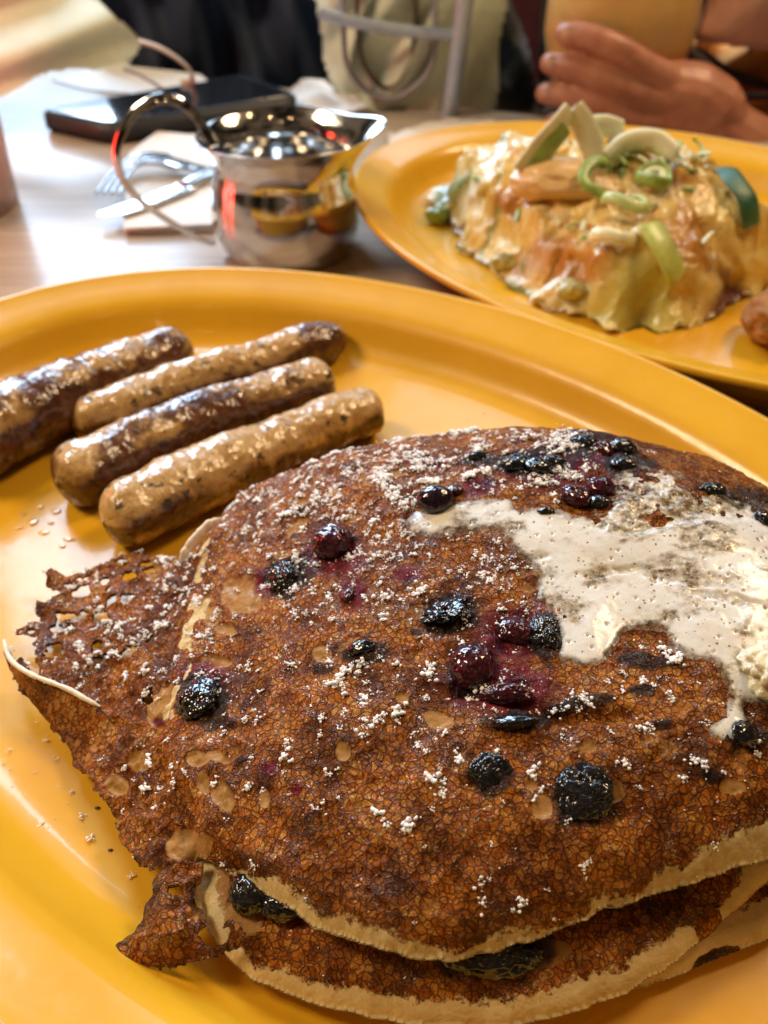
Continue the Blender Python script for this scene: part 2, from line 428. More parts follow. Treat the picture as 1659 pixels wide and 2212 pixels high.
# ------------------------------------------------------------------ pancakes
def sheet(x0, x1, y0, y1, h, fn):
    """fn(X, Y) -> ztop, zbot, keep, attrs ; returns top/bottom/skirt mesh of a height field"""
    nx = int((x1 - x0) / h) + 1; ny = int((y1 - y0) / h) + 1
    X, Y = np.meshgrid(np.linspace(x0, x1, nx), np.linspace(y0, y1, ny), indexing='ij')
    zt, zb, keep, at_ = fn(X, Y)
    dd_ = at_.pop('d_', None)
    cell = keep[:-1, :-1] & keep[1:, :-1] & keep[1:, 1:] & keep[:-1, 1:]
    used = np.zeros_like(keep)
    used[:-1, :-1] |= cell; used[1:, :-1] |= cell; used[1:, 1:] |= cell; used[:-1, 1:] |= cell
    if dd_ is not None and 'stain' in at_: at_['rimw'] = (dd_ < .10).astype(float)
    if dd_ is not None:                      # slide rim vertices onto the true outline
        full = np.pad(cell, 1); inner = full[:-1, :-1] & full[1:, :-1] & full[1:, 1:] & full[:-1, 1:]
        ds_ = (np.roll(dd_, 1, 0) + np.roll(dd_, -1, 0) + np.roll(dd_, 1, 1) + np.roll(dd_, -1, 1) + 2 * dd_) / 6
        gx, gy = np.gradient(ds_, h); g2 = np.maximum(gx ** 2 + gy ** 2, .25)
        rim = used & ~inner & (np.abs(dd_) < 1.6 * h)
        X = np.where(rim, X - gx * dd_ / g2, X); Y = np.where(rim, Y - gy * dd_ / g2, Y)
        mid = (zt + zb) / 2 + gx * 0; zt = np.where(rim, mid + .003, zt); zb = np.where(rim, mid - .003, zb)
    idx = -np.ones(keep.shape, np.int64); idx[used] = np.arange(used.sum()); n = used.sum()
    a, b, c, d = idx[:-1, :-1][cell], idx[1:, :-1][cell], idx[1:, 1:][cell], idx[:-1, 1:][cell]
    F = np.c_[a, b, c, d]; E = np.c_[a, d, c, b] + n
    pad = np.pad(cell, 1)
    sk = []
    def side(mask, p, q): sk.append(np.c_[p[mask], p[mask] + n, q[mask] + n, q[mask]])
    I00, I10, I11, I01 = idx[:-1, :-1], idx[1:, :-1], idx[1:, 1:], idx[:-1, 1:]
    side(cell & ~pad[1:-1, :-2], I00, I10); side(cell & ~pad[2:, 1:-1], I10, I11)
    side(cell & ~pad[1:-1, 2:], I11, I01); side(cell & ~pad[:-2, 1:-1], I01, I00)
    V = np.r_[np.c_[X[used], Y[used], zt[used]], np.c_[X[used], Y[used], zb[used]]]
    A = {k: np.r_[v[0][used] if isinstance(v, tuple) else v[used], v[1][used] if isinstance(v, tuple) else v[used]] for k, v in at_.items()}
    return V, [F, E, np.concatenate(sk)[:, ::-1]], A
def ell(u, v, items, soft=.25, nz=None):
    m = np.zeros_like(u)
    for it in items:
        cx, cy, rx, ry = it[:4]; an = math.radians(it[4]) if len(it) > 4 else 0
        du, dv = u - cx, v - cy
        a = du * math.cos(an) + dv * math.sin(an); b = -du * math.sin(an) + dv * math.cos(an)
        r = np.hypot(a / rx, b / ry)
        if nz is not None: r = r + nz
        m = np.maximum(m, sstep(1 + soft, 1 - soft, r))
    return m
def uvz(pts): return [at(*p) for p in pts]

# control heights of the top cake (photo position of the point, height above the plate)
ctl = uvz([(100,1230,.75),(60,1370,.55),(30,1400,.9),(110,1560,.45),(200,1690,.6),(250,1790,.75),(330,1875,.9),(280,1200,.9),
    (200,1350,.8),(250,1500,1.0),(300,1650,1.3),(210,1450,.9),
    (480,1130,1.9),(430,1300,1.9),(400,1420,1.8),(545,1045,2.0),
    (420,1840,1.45),(520,1885,1.7),(640,1958,2.0),(750,2008,2.1),(900,2043,2.2),(1050,2036,2.2),(1160,2008,2.3),(1300,1948,2.5),(1450,1897,2.6),(1659,1835,2.7),
    (600,1300,3.0),(560,1180,2.8),(560,1500,2.6),(500,1700,2.2),(700,1700,2.9),(800,1850,2.7),
    (800,1200,3.8),(800,1400,3.7),(900,1600,3.5),(1000,1800,3.1),
    (700,990,3.2),(870,950,3.7),(1000,935,4.0),(1180,928,4.3),(1290,940,4.35),(1400,960,4.25),(1500,985,4.1),(1600,1020,3.9),
    (1100,1150,4.5),(1100,1400,4.1),(1200,1600,3.8),(1250,1800,3.35),(1500,1200,4.6),(1500,1450,4.1),(1550,1650,3.6),(1659,1300,4.4),(1350,1300,4.2)])
ctl += [(-2,19.9,1.4),(2,20.8,1.9),(6,20.3,2.1),(10,17.8,2.2),(12.5,13,2.3),(11.2,9.6,2.5)]
Zt = TPS(ctl, .4)
front = [(330,1878,.9),(385,1872,1.2),(425,1838,1.45),(470,1862,1.55),(520,1886,1.7),(580,1922,1.9),(640,1958,2.0),(700,1987,2.05),(760,2010,2.1),(830,2032,2.15),(900,2045,2.2),(980,2047,2.2),
    (1050,2038,2.2),(1110,2024,2.25),(1160,2010,2.3),(1230,1977,2.4),(1300,1950,2.5),(1380,1922,2.55),(1450,1899,2.6),(1560,1867,2.65),(1659,1835,2.7)]
back = [(9.8,8.7),(11.6,10.6),(12.6,13.2),(11.8,16.2),(9.2,18.8),(6,20.3),(2.5,20.8),(-.5,20.3)]
left = [(540,1040,1.9),(470,1110,1.85),(430,1165,1.75),(385,1215,1.4),(345,1200,1.1),(300,1186,.95),(245,1203,.85),(190,1226,.8),(150,1238,.8),(112,1226,.75),(92,1236,.75),(102,1262,.75),(124,1276,.75),
    (80,1290,.7),(70,1312,.7),(80,1332,.7),(58,1346,.65),(34,1352,.6),(28,1368,.6),(62,1376,.6),(82,1372,.6),(86,1405,.7),(80,1452,.8),(55,1440,.85),(30,1415,.9),(8,1382,1.0),(8,1410,.9),(18,1440,.8),(45,1492,.6),(80,1535,.5),(112,1568,.45),
    (142,1604,.5),(165,1645,.55),(192,1690,.6),(216,1732,.65),(242,1772,.7),(256,1812,.8),(290,1850,.85)]
OUT1 = [p[:2] for p in uvz(front)] + back + [p[:2] for p in uvz(left)]
ridge = np.array(sorted([at(480,1130,1.9)[:2], at(420,1300,1.9)[:2], at(385,1440,1.8)[:2], at(400,1600,1.8)[:2], at(450,1760,1.8)[:2], at(440,1850,1.5)[:2]], key=lambda p: p[1]))

PALE = [(525,1280,50,40,-25),(458,1332,16,26,30),(487,1360,26,12),(697,1411,21,15),(945,1552,36,22,20),(428,1650,26,18),(468,1640,24,14),(482,1726,24,34,-30),(440,1696,14,22),(395,1822,42,34,-35),(350,1525,24,46,25),
    (466,1430,32,14),(640,1130,30,10,-30),(1330,1700,20,24),(1172,1735,24,34),(330,1230,18,22),(250,1690,24,22),(300,1640,26,20),(1270,1610,20,14),(1580,1700,30,18),(570,1720,12,22),(1150,1690,14,12),(740,1620,16,20),(870,1500,14,12),(430,1830,30,24,-30),
    (720,1060,26,8,-10),(800,1040,18,7),(650,1080,22,8),(760,1110,20,9),(860,1020,20,7),(610,1190,20,9,-20),(830,1330,14,12)]
STAIN = [(435,1465,52,36),(722,1190,62,56),(1120,1365,95,58),(1080,1480,120,62),(572,1250,26,34),(885,1240,36,18),(765,1280,30,34),(1300,975,70,44),(1180,1010,110,40),(1040,1050,44,20),(580,1662,22,16),(345,1560,14,10),(1340,1060,60,40),(930,990,60,14),(640,1700,14,10)]
CHAR = [(1262,1718,82,62,-15),(1060,1672,58,46),(965,1322,76,52),(1186,1378,40,56),(785,1408,58,32),(700,1442,26,12),(1120,1552,90,20,-4),(1150,1000,92,38),(1262,958,60,30),(1355,1000,66,34),(1400,1425,70,18),
    (1250,1520,100,14,-8),(1612,1592,50,34),(1610,1080,60,30),(1010,1440,50,60),(1040,990,40,16),(900,1360,14,10),(1430,1560,22,16),(470,1560,36,18),(1390,1490,30,12),(1540,1680,26,14),(620,1240,54,50),(435,1520,64,62),(520,1640,10,10)]
BERRY_PITS = [(1020,1440,60,50),(1120,1370,55,40),(965,1320,60,45),(435,1510,58,50),(617,1250,46,42),(720,1185,50,44),(1262,1715,80,60)]
REL = []
def top_fn(X, Y):
    d = sdf(X, Y, OUT1)
    xr = np.interp(Y, ridge[:, 1], ridge[:, 0], left=ridge[0, 0], right=ridge[-1, 0])
    L = sstep(-.1, .9, xr - X) * sstep(20, 18, Y)
    d = d + (.06 + .07 * L) * fbm(X * 2.2, Y * 2.2, seed=3, o=4) + (.02 + .09 * L) * fbm(X * 6, Y * 6, seed=4, o=2, g=.6)
    z0 = Zt(X, Y)
    u, v, dd = proj(X, Y, z0)
    T = .75 * (1 - L) + .10 * L
    R = .42 * (1 - L) + .05 * L
    pr = np.clip(1 - (1 - np.clip(d / R, 0, 1)) ** 2, 0, 1) ** .72
    z = z0 + .10 * fbm(X * .8, Y * .8, seed=11, o=3) + .045 * fbm(X * 2.4, Y * 2.4, seed=12, o=4)
    # wrinkles along the fold on the left
    near = np.exp(-((X - xr) / .55) ** 2)
    z = z + near * (.16 * vn((X - xr) * 2.6, Y * .7, seed=31) + .10)
    z = z + L * (.10 * fbm(X * 1.7, Y * 1.2, seed=33, o=3) + .05)
    f1, f2, cid = voro(X * 2.3 + .3 * vn(X * 2, Y * 2, seed=8), Y * 2.3 + .3 * vn(X * 2, Y * 2, seed=9), 21)
    z = z - .035 * (sstep(0, .5, f2 - f1)) * (.4 + cid) + L * -.04 * sstep(.1, .5, f2 - f1)
    g1, g2, gid = voro(X * 7.2, Y * 7.2, 23)
    z = z - .012 * sstep(0, .4, g2 - g1)
    nz = .32 * fbm(X * 4, Y * 4, seed=41, o=4, g=.6)
    pale = ell(u, v, PALE, .10, .18 * fbm(X * 3, Y * 3, seed=42))
    fb = (cid > .93) * sstep(.42, .34, f1 + .1 * fbm(X * 6, Y * 6, seed=6)) * (1 - L * .3)
    pale = np.maximum(pale, fb * (vn(X * .9, Y * .9, seed=77) > -.1) * .5)
    stain = ell(u, v, STAIN, .45, nz); char = ell(u, v, CHAR, .30, nz * 1.3)
    char = np.maximum(char, .6 * sstep(.28, .6, fbm(X * 1.3 + 7, Y * 1.3, seed=90, o=5, g=.65)))
    char = char * (1 - pale)
    z = z - .05 * ell(u, v, PALE, .3) - .10 * ell(u, v, BERRY_PITS, .5) + .05 * char * fbm(X * 9, Y * 9, seed=55, o=3) + .03 * char
    # torn seam running under the big berry
    z = z - .16 * np.exp(-((v - (1515 + .12 * (u - 1100) + 14 * np.sin(u / 60))) / 13) ** 2) * sstep(930, 1000, u) * sstep(1420, 1300, u)
    bz = (u > 440) & (v > 1700)
    mg = .05 + .22 * np.clip(fbm(X * 1.5, Y * 1.5, seed=61, o=3), -.6, 1) + .26 * sstep(1380, 1620, u) + .12 * np.exp(-((u - 640) / 90) ** 2)
    sA = R * np.arccos(np.clip(1 - np.clip(d / np.maximum(R, .01), 0, 1), 0, 1)) + np.maximum(d - R, 0)
    cream = np.clip(.5 - (sA - mg - .25) / .5, 0, 1) * sstep(430, 520, u) * (v > 1650)
    cream = np.maximum(cream, .85 * near * sstep(.0, .35, fbm(X * 2.5, Y * 1.3, seed=64, o=3)) * (v < 1560))
    lacechar = L * sstep(.30, .02, d) * .55
    char = np.clip(np.maximum(char, lacechar), 0, 1)
    zt = z - T / 2 * (1 - pr); zb = z - T + T / 2 * (1 - pr)
    hole = (L > .35) & (cid > .66) & (f2 - f1 > .30) & (u < 330) & (v < 1560) & (d > .15)
    hole |= (L > .3) & (ell(u, v, [(175,1278,20,10), (225,1255,12,9), (215,1330,18,12), (150,1330,12,8), (120,1355,14,8)], .05, nz * .6) > .5)
    keep = (d > 0) & ~hole & (zt > .06)
    zb = np.maximum(zb, .03)
    one = np.ones_like(X); zero = np.zeros_like(X)
    REL.append((X, Y, zt, keep, u, v, dd))
    return zt, np.minimum(zb, zt - .02), keep, dict(pale=(pale, zero), char=(char, zero), cream=(cream, one * (1 - L)), stain=(stain, zero), big=(L, L), d_=d)
V, F, A = sheet(-9.2, 13, 4.5, 21.5, .034, top_fn)
def rough3(V, f, a, seed, o=3):
    x, y, z = V[:, 0] * f, V[:, 1] * f, V[:, 2] * f
    return V + a * np.c_[fbm(x, y, z, seed=seed, o=o), fbm(x, y, z, seed=seed + 40, o=o), fbm(x, y, z, seed=seed + 80, o=o)]
V = rough3(V, 2.5, .045, 500)
o_top = raw_mesh('pancake_body', V, F, mat_crust, attrs=A)
PK1 = empty('blueberry_pancake', 'top blueberry pancake, browned and domed, with lacy torn left edge and sugar dusting', 'pancake', (3, 12, 1.5), 'pancakes in the stack')
adopt(PK1, o_top)

# lookup from photo position to the surface of the top cake
X_, Y_, Z_, K_, U_, V_, D_ = REL[0]
U2, V2, D2 = proj(X_, Y_, Z_)
GX, GY = np.gradient(Z_, .034)
B = 3
bu = (U2 // B).astype(int); bv = (V2 // B).astype(int)
ok = K_ & (bu >= -10) & (bu < 620) & (bv >= 0) & (bv < 760)
key = (bu[ok] + 10) * 800 + bv[ok]; dep = D2[ok]; lin = np.flatnonzero(ok)
order = np.argsort(-dep); LOOK = np.full(640 * 800, -1, np.int64); LOOK[key[order]] = lin[order]
def surf(u, v):
    for r in range(0, 6):
        for a in range(-r, r + 1):
            for b in range(-r, r + 1):
                if max(abs(a), abs(b)) != r: continue
                kk = (int(u // B) + a + 10) * 800 + int(v // B) + b
                if 0 <= kk < len(LOOK) and LOOK[kk] >= 0:
                    i = LOOK[kk]; n = np.array([-GX.flat[i], -GY.flat[i], 1]); n /= np.linalg.norm(n)
                    return np.array([X_.flat[i], Y_.flat[i], Z_.flat[i]]), n
    return None, None

# ---- lower cakes
def lower(name, pts, hidden, ztop_pts, T, margin, chars, seed, h=.034, pales=()):
    poly = [p[:2] for p in uvz(pts)] + hidden
    Zf = TPS(uvz(ztop_pts) + [(3, 12, ztop_pts[0][2] + .3), (8, 15, ztop_pts[0][2] + .3), (0, 17, ztop_pts[0][2] + .2)], .3)
    P = np.array(poly)
    def fn(X, Y):
        d = sdf(X, Y, poly) + .05 * fbm(X * 1.8, Y * 1.8, seed=seed, o=3)
        z0 = Zf(X, Y); u, v, dd = proj(X, Y, z0)
        R = T * .75; pr = np.clip(1 - (1 - np.clip(d / R, 0, 1)) ** 2, 0, 1) ** .62
        z = z0 + .05 * fbm(X * 1.1, Y * 1.1, seed=seed + 1) + .025 * fbm(X * 4, Y * 4, seed=seed + 2)
        mg = margin + .34 * fbm(X * .9, Y * .9, seed=seed + 3, o=4) 
        sA = R * np.arccos(np.clip(1 - np.clip(d / R, 0, 1), 0, 1)) + np.maximum(d - R, 0)
        cream = np.clip(.5 - (sA - mg - .32) / .6, 0, 1)
        spots = ell(u, v, [(1540,1985,34,22,-35), (560,2010,20,9)], .2, .3 * fbm(X * 5, Y * 5, seed=5)) if name == 'cake2' else cream * 0
        cream = cream * (1 - spots)
        nz = .35 * fbm(X * 4, Y * 4, seed=seed + 5, o=4, g=.6)
        char = ell(u, v, chars, .3, nz); pale = ell(u, v, pales, .2, nz * .5)
        stain = ell(u, v, [(620, 1965, 110, 30, 15)], .5, nz) if name == 'cake2' else char * 0
        cream = cream * (1 - char)
        zt = z - T / 2 * (1 - pr) + .04 * char * fbm(X * 9, Y * 9, seed=51); zb = z - T + T / 2 * (1 - pr)
        return zt, np.minimum(np.maximum(zb, .02), zt - .02), (d > 0) & (zt > .05), dict(pale=(pale, pale * 0), char=(char, char * 0), cream=(cream, 1 + cream * 0), stain=(stain, stain * 0), big=char * 0, d_=d)
    V, F, A = sheet(P[:, 0].min() - .2, P[:, 0].max() + .2, P[:, 1].min() - .2, P[:, 1].max() + .2, h, fn)
    return raw_mesh('pancake_body', V, F, mat_crust, attrs=A), Zf
c2, Z2 = lower('cake2', [(405,1850,1.0),(415,1920,1.0),(440,1990,.9),(485,2060,.75),(545,2108,.7),(620,2140,.7),(700,2168,.7),(800,2192,.7),(900,2207,.7),(1000,2213,.75),(1100,2210,.8),(1200,2192,.85),(1280,2168,.9),(1360,2135,1.0),(1440,2086,1.05),(1510,2030,1.1),(1580,1975,1.2),(1659,1905,1.3)],
    [(10.2, 9.2), (11.8, 11.5), (11.8, 14.5), (9, 17.8), (5, 19.4), (0, 19.2), (-3.2, 16.8), (-4.2, 13), (-4.1, 10)],
    [(430,1880,1.15),(500,2040,1.0),(620,2100,.95),(800,2150,1.0),(1000,2170,1.05),(1200,2150,1.15),(1360,2095,1.3),(1480,2010,1.4),(1659,1870,1.6),(700,2000,1.25),(1000,2060,1.4),(1300,2000,1.55),(550,1920,1.2)],
    .85, .30, [(1065,2062,140,52,-6),(1000,2090,60,20)], 300, pales=[(1190,2060,50,26,-15),(460,1900,34,90),(520,1980,50,40)])
PK2 = empty('blueberry_pancake', 'middle blueberry pancake with a broad pale rim, showing below the top one in front', 'pancake', (3, 12, .7), 'pancakes in the stack')
adopt(PK2, c2)
c3, _ = lower('cake3', [(1180,2150,.4),(1300,2150,.45),(1400,2125,.45),(1480,2095,.45),(1560,2062,.45),(1659,2025,.45),(1720,1990,.45)],
    [(10.6, 8.0), (12, 10.5), (12, 14), (9, 17.5), (4, 18.5), (-1.5, 17), (-2.6, 12), (-1, 8.5)],
    [(1300,2120,.62),(1450,2080,.68),(1560,2030,.72),(1659,1990,.75),(1000,2100,.6)], .7, .5, [(1560,2052,60,14,-20)], 400)
PK3 = empty('blueberry_pancake', 'bottom pancake of the stack, only its pale rim showing at lower right', 'pancake', (3, 12, .1), 'pancakes in the stack')
adopt(PK3, c3)

# ---- torn crisp fragment hanging from the front left corner
FRAG = [(440,1850,1.5),(436,1890,1.3),(418,1918,1.2),(420,1950,1.15),(440,1968,1.1),(447,1995,1.1),(425,2015,1.05),(440,2032,1.05),(462,2040,1.1),(480,2030,1.2),(498,2010,1.3),(496,2000,1.35),(478,2003,1.35),(478,1990,1.4),(500,1978,1.5),(520,1985,1.55),(533,2010,1.5),(522,2035,1.3),(495,2055,1.05),
    (455,2068,.85),(400,2086,.65),(340,2098,.55),(280,2104,.5),(240,2114,.45),(212,2098,.45),(204,2080,.5),(216,2056,.6),(250,2032,.75),(290,2012,.85),(305,1985,.95),(310,1952,1.0),(330,1925,1.1),(328,1895,1.15),(350,1872,1.2),(390,1856,1.4)]
FZ = TPS(uvz(FRAG) + uvz([(380,2010,1.35),(330,2055,1.05),(420,2060,1.0),(370,1930,1.3),(270,2075,.8)]), .05)
fpoly = [p[:2] for p in uvz(FRAG)]
def frag_fn(X, Y):
    d = sdf(X, Y, fpoly) + .05 * fbm(X * 6, Y * 6, seed=71, o=3, g=.7)
    z = FZ(X, Y) + .06 * fbm(X * 3, Y * 3, seed=72); u, v, _ = proj(X, Y, z)
    f1, f2, cid = voro(X * 3.4, Y * 3.4, 73)
    hole = (cid > .62) & (f2 - f1 > .42) & (v < 1965) & (d > .07)
    z = z - .05 * sstep(.1, .5, f2 - f1)
    pr = np.sqrt(np.clip(1 - (1 - np.clip(d / .08, 0, 1)) ** 2, 0, 1))
    char = np.clip(sstep(.16, .0, d) * .6 + .5 * sstep(0, .5, fbm(X * 2, Y * 2, seed=75)), 0, .9)
    pale = (cid > .8) * sstep(.3, .2, f1) * .6
    return z - .06 * (1 - pr), np.maximum(z - .12 + .06 * (1 - pr), .04), (d > 0) & ~hole, dict(pale=pale, char=char, cream=char * 0, stain=char * 0, big=char * 0, d_=d)
P = np.array(fpoly)
V, F, A = sheet(P[:, 0].min() - .1, P[:, 0].max() + .1, P[:, 1].min() - .1, P[:, 1].max() + .1, .026, frag_fn)
o = raw_mesh('torn_flap', V, F, mat_crust, attrs=A); tag(o, 'dark crisp torn flap of lace hanging over the plate'); adopt(PK1, o)

CURL = [(8,1380,1.15),(14,1408,1.15),(34,1436,1.2),(70,1458,1.3),(110,1474,1.3),(150,1490,1.3),(216,1526,1.2),(262,1580,1.0),(240,1650,.8),(190,1668,.62),(142,1604,.5),(112,1568,.45),(78,1530,.5),(45,1490,.6),(20,1445,.75),(8,1410,.9)]
CZ = TPS(uvz(CURL), .01); cpoly = [p[:2] for p in uvz(CURL)]
def curl_fn(X, Y):
    d = sdf(X, Y, cpoly) + .012 * fbm(X * 7, Y * 7, seed=171, o=3); z = CZ(X, Y); f1, f2, cid = voro(X * 4.0, Y * 4.0, 173)
    pr = np.sqrt(np.clip(1 - (1 - np.clip(d / .04, 0, 1)) ** 2, 0, 1))
    z = z - .02 * sstep(.1, .4, f2 - f1)
    return z - .04 * (1 - pr), np.maximum(z - .09 + .04 * (1 - pr), .03), (d > 0), dict(pale=.75 * sstep(.34, .26, f1) * (cid > .35), char=.25 * sstep(0, .4, fbm(X * 3, Y * 3, seed=175)), cream=X * 0, stain=X * 0, big=X * 0, d_=d)
PP = np.array(cpoly)
V, F, A = sheet(PP[:, 0].min() - .1, PP[:, 0].max() + .1, PP[:, 1].min() - .1, PP[:, 1].max() + .1, .026, curl_fn)
o = raw_mesh('curled_corner', V, F, mat_crust, attrs=A); adopt(PK1, o)
# ---- curled pale rim on the left and the little batter flap by the sausages
mat_batter = plain('cooked_batter', (.84, .76, .62), .5, 0, .1, 4, .02, Subsurface_Weight=.2, Subsurface_Scale=.002)
def bead(name, pts, r, parent, mat, sq=(1, 1)):
    p = spline([at(*q) for q in pts], 10, False); n = len(p)
    rr = r * (1 + .25 * fbm(np.arange(n) * .3, np.zeros(n), seed=5)) * np.clip(np.minimum(np.arange(n) + 2, n - np.arange(n) + 1) / 8, .3, 1)
    V, F = tube(p, rr, 12, True, sq)
    o = raw_mesh(name, V, F, mat); adopt(parent, o); return o
bead('curled_edge', [(8,1380,1.1),(16,1412,1.1),(34,1436,1.15),(70,1458,1.25),(110,1474,1.3),(150,1490,1.3),(185,1510,1.25),(216,1526,1.15)], .055, PK1, mat_batter)
bead('batter_flap', [(390,1212,2.0),(405,1185,2.15),(425,1160,2.3),(450,1135,2.4),(478,1122,2.4)], .15, PK1, mat_batter, (1, .55))

# ------------------------------------------------------------------ berries
def berry_mat(name, col, rough, coat, bump_s, bump_d, alt=None):
    m = M(name); n = m.noise(5, 6, .65)
    m.set(Base_Color=m.ramp(n, (.35, col), (.7, alt or tuple(c * 2.2 for c in col))), Roughness=m.math('MULTIPLY_ADD', n, .3, rough), Coat_Weight=coat, Coat_Roughness=.05, Coat_IOR=1.6, Specular_IOR_Level=.1)
    m.bump(m.noise(bump_s, 1, .6), bump_d * 1.6, 1.0); return m.m
mat_b_black = berry_mat('dried_blueberry', (.003, .003, .004), .30, 1.0, 7, .018, (.012, .010, .012))
mat_b_whole = berry_mat('whole_blueberry', (.006, .004, .012), .15, 1.0, 2, .006, (.03, .005, .014))
mat_b_red = berry_mat('burst_blueberry', (.014, .0015, .006), .2, 1.0, 6, .018, (.09, .006, .014))
def berry(name, u, v, ru, rv, mat, parent=None, sink=.42, flat=.60, rough=.12, seed=1, label=None, pos=None, n=None, lvl=5):
    if pos is None: pos, n = surf(u, v)
    dist = np.linalg.norm(pos - [0, 0, H]); k = dist / FPX
    rx = ru * k; ry = rv * k * 1.15
    V, F = ICO[lvl]; V = V.copy()
    r = 1 + rough * fbm(V[:, 0] * 2.2, V[:, 1] * 2.2, V[:, 2] * 2.2, seed=seed, o=3) + rough * .8 * (1 - np.abs(fbm(V[:, 0] * 4.5, V[:, 1] * 4.5, V[:, 2] * 4.5, seed=seed + 3, o=3)) * 2.5) * .6
    r -= rough * .5
    V = V * r[:, None]
    V = V * [rx, ry, (rx + ry) / 2 * flat]
    q = Vector((0, 0, 1)).rotation_difference(Vector(n)); R = np.array(q.to_matrix()); V = V @ R.T
    c = pos + n * ((rx + ry) / 2 * flat * (1 - 2 * sink) * .9)
    o = raw_mesh(name, V + c, [F], mat)
    if parent is not None: adopt(parent, o)
    if label: tag(o, label)
    return o
K = dict(parent=PK1)
berry('blueberry', 722, 1178, 46, 40, mat_b_red, rough=.14, seed=4, flat=.8, sink=.34, label='burst red blueberry with a dark shiny cap', **K)
berry('blueberry', 617, 1252, 38, 36, mat_b_black, rough=.28, seed=7, **K)
berry('blueberry', 433, 1516, 50, 46, mat_b_black, rough=.24, seed=9, flat=.55, label='black seedy dried blueberry on the left of the cake', **K)
berry('blueberry', 965, 1322, 50, 40, mat_b_black, rough=.40, seed=12, flat=.35, sink=.4, **K)
berry('blueberry', 1115, 1362, 44, 32, mat_b_red, rough=.14, seed=14, flat=.6, label='burst red blueberry, jammy and glossy', **K)
berry('blueberry', 1178, 1375, 34, 44, mat_b_black, rough=.30, seed=16, flat=.6, **K)
berry('blueberry', 1022, 1440, 50, 46, mat_b_red, rough=.10, seed=18, flat=.75, sink=.4, **K)
berry('blueberry', 1090, 1500, 60, 22, mat_b_red, rough=.30, seed=19, flat=.4, sink=.4, **K)
berry('blueberry', 1262, 1712, 62, 46, mat_b_black, rough=.34, seed=21, flat=.26, sink=.44, label='large charred blueberry low on the front of the cake', **K)
berry('blueberry', 1062, 1668, 42, 34, mat_b_black, rough=.34, seed=22, flat=.20, sink=.47, **K)
for i, (u, v, a, b, m_) in enumerate([(1115,1003,34,22,mat_b_black),(1165,1012,34,22,mat_b_black),(1196,1000,28,18,mat_b_black),(1262,958,32,22,mat_b_black),(1302,972,30,24,mat_b_red),(1345,968,30,20,mat_b_black),(1344,1004,26,17,mat_b_black),
        (1296,1058,30,26,mat_b_red),(1244,1074,38,30,mat_b_red),(1290,1088,26,18,mat_b_black),(980,1064,26,14,mat_b_red),(1540,1060,30,16,mat_b_black),(1608,1592,34,24,mat_b_black),(1650,1120,24,20,mat_b_black),(785,1404,34,18,mat_b_black),(752,1284,17,22,mat_b_red),(1112,1560,50,14,mat_b_black),(1180,1105,20,9,mat_b_black),(1035,985,24,10,mat_b_black)]):
    berry('blueberry', u, v, a, b, m_, rough=.22, seed=30 + i, flat=.6, sink=.38, lvl=4, **K)
def on2(u, v, Zf):
    z = 1.2
    for _ in range(8):
        p = at(u, v, z); z = float(Zf(p[0], p[1]))
    return np.array(at(u, v, z))
for u, v, a, b in ((545, 1930, 44, 40), (615, 1958, 50, 30)):
    berry('blueberry', u, v, a, b, mat_b_black, PK2, seed=60 + a, pos=on2(u, v, Z2), n=np.array([0, -.2, .98]), rough=.12, flat=.75, sink=.3)
berry('blueberry', 1060, 2062, 100, 36, mat_b_black, PK2, seed=68, pos=on2(1060, 2062, Z2), n=np.array([0, -.2, .98]), rough=.3, flat=.35, sink=.42)

# ------------------------------------------------------------------ melting whipped butter
BUT = [(874,1125),(900,1099),(983,1078),(1092,1068),(1118,1094),(1160,1088),(1212,1096),(1262,1106),(1296,1080),(1325,1025),(1375,996),(1450,1006),(1530,1040),(1600,1080),(1700,1080),(1800,1130),(1800,1500),(1659,1520),(1612,1515),
    (1618,1560),(1606,1590),(1576,1598),(1540,1594),(1529,1567),(1558,1548),(1571,1520),(1555,1447),(1524,1421),(1493,1416),(1451,1395),(1436,1364),(1373,1354),(1347,1364),(1326,1400),(1300,1431),(1243,1434),(1207,1416),(1212,1374),(1196,1338),(1160,1302),(1160,1270),(1150,1229),(1108,1187),(1077,1156),(1020,1146),(973,1153),(900,1151)]
BUTS = spline(BUT, 4)
MOT = [(1262,1106),(1290,1150),(1347,1160),(1410,1150),(1524,1122),(1607,1120),(1700,1100),(1620,1060),(1530,1030),(1450,996),(1375,980),(1320,1015),(1290,1080)]
SEAM = [(1340,1235,90,10,-6),(1480,1250,120,14,6),(1170,1200,24,9),(1560,1290,60,10,10)]
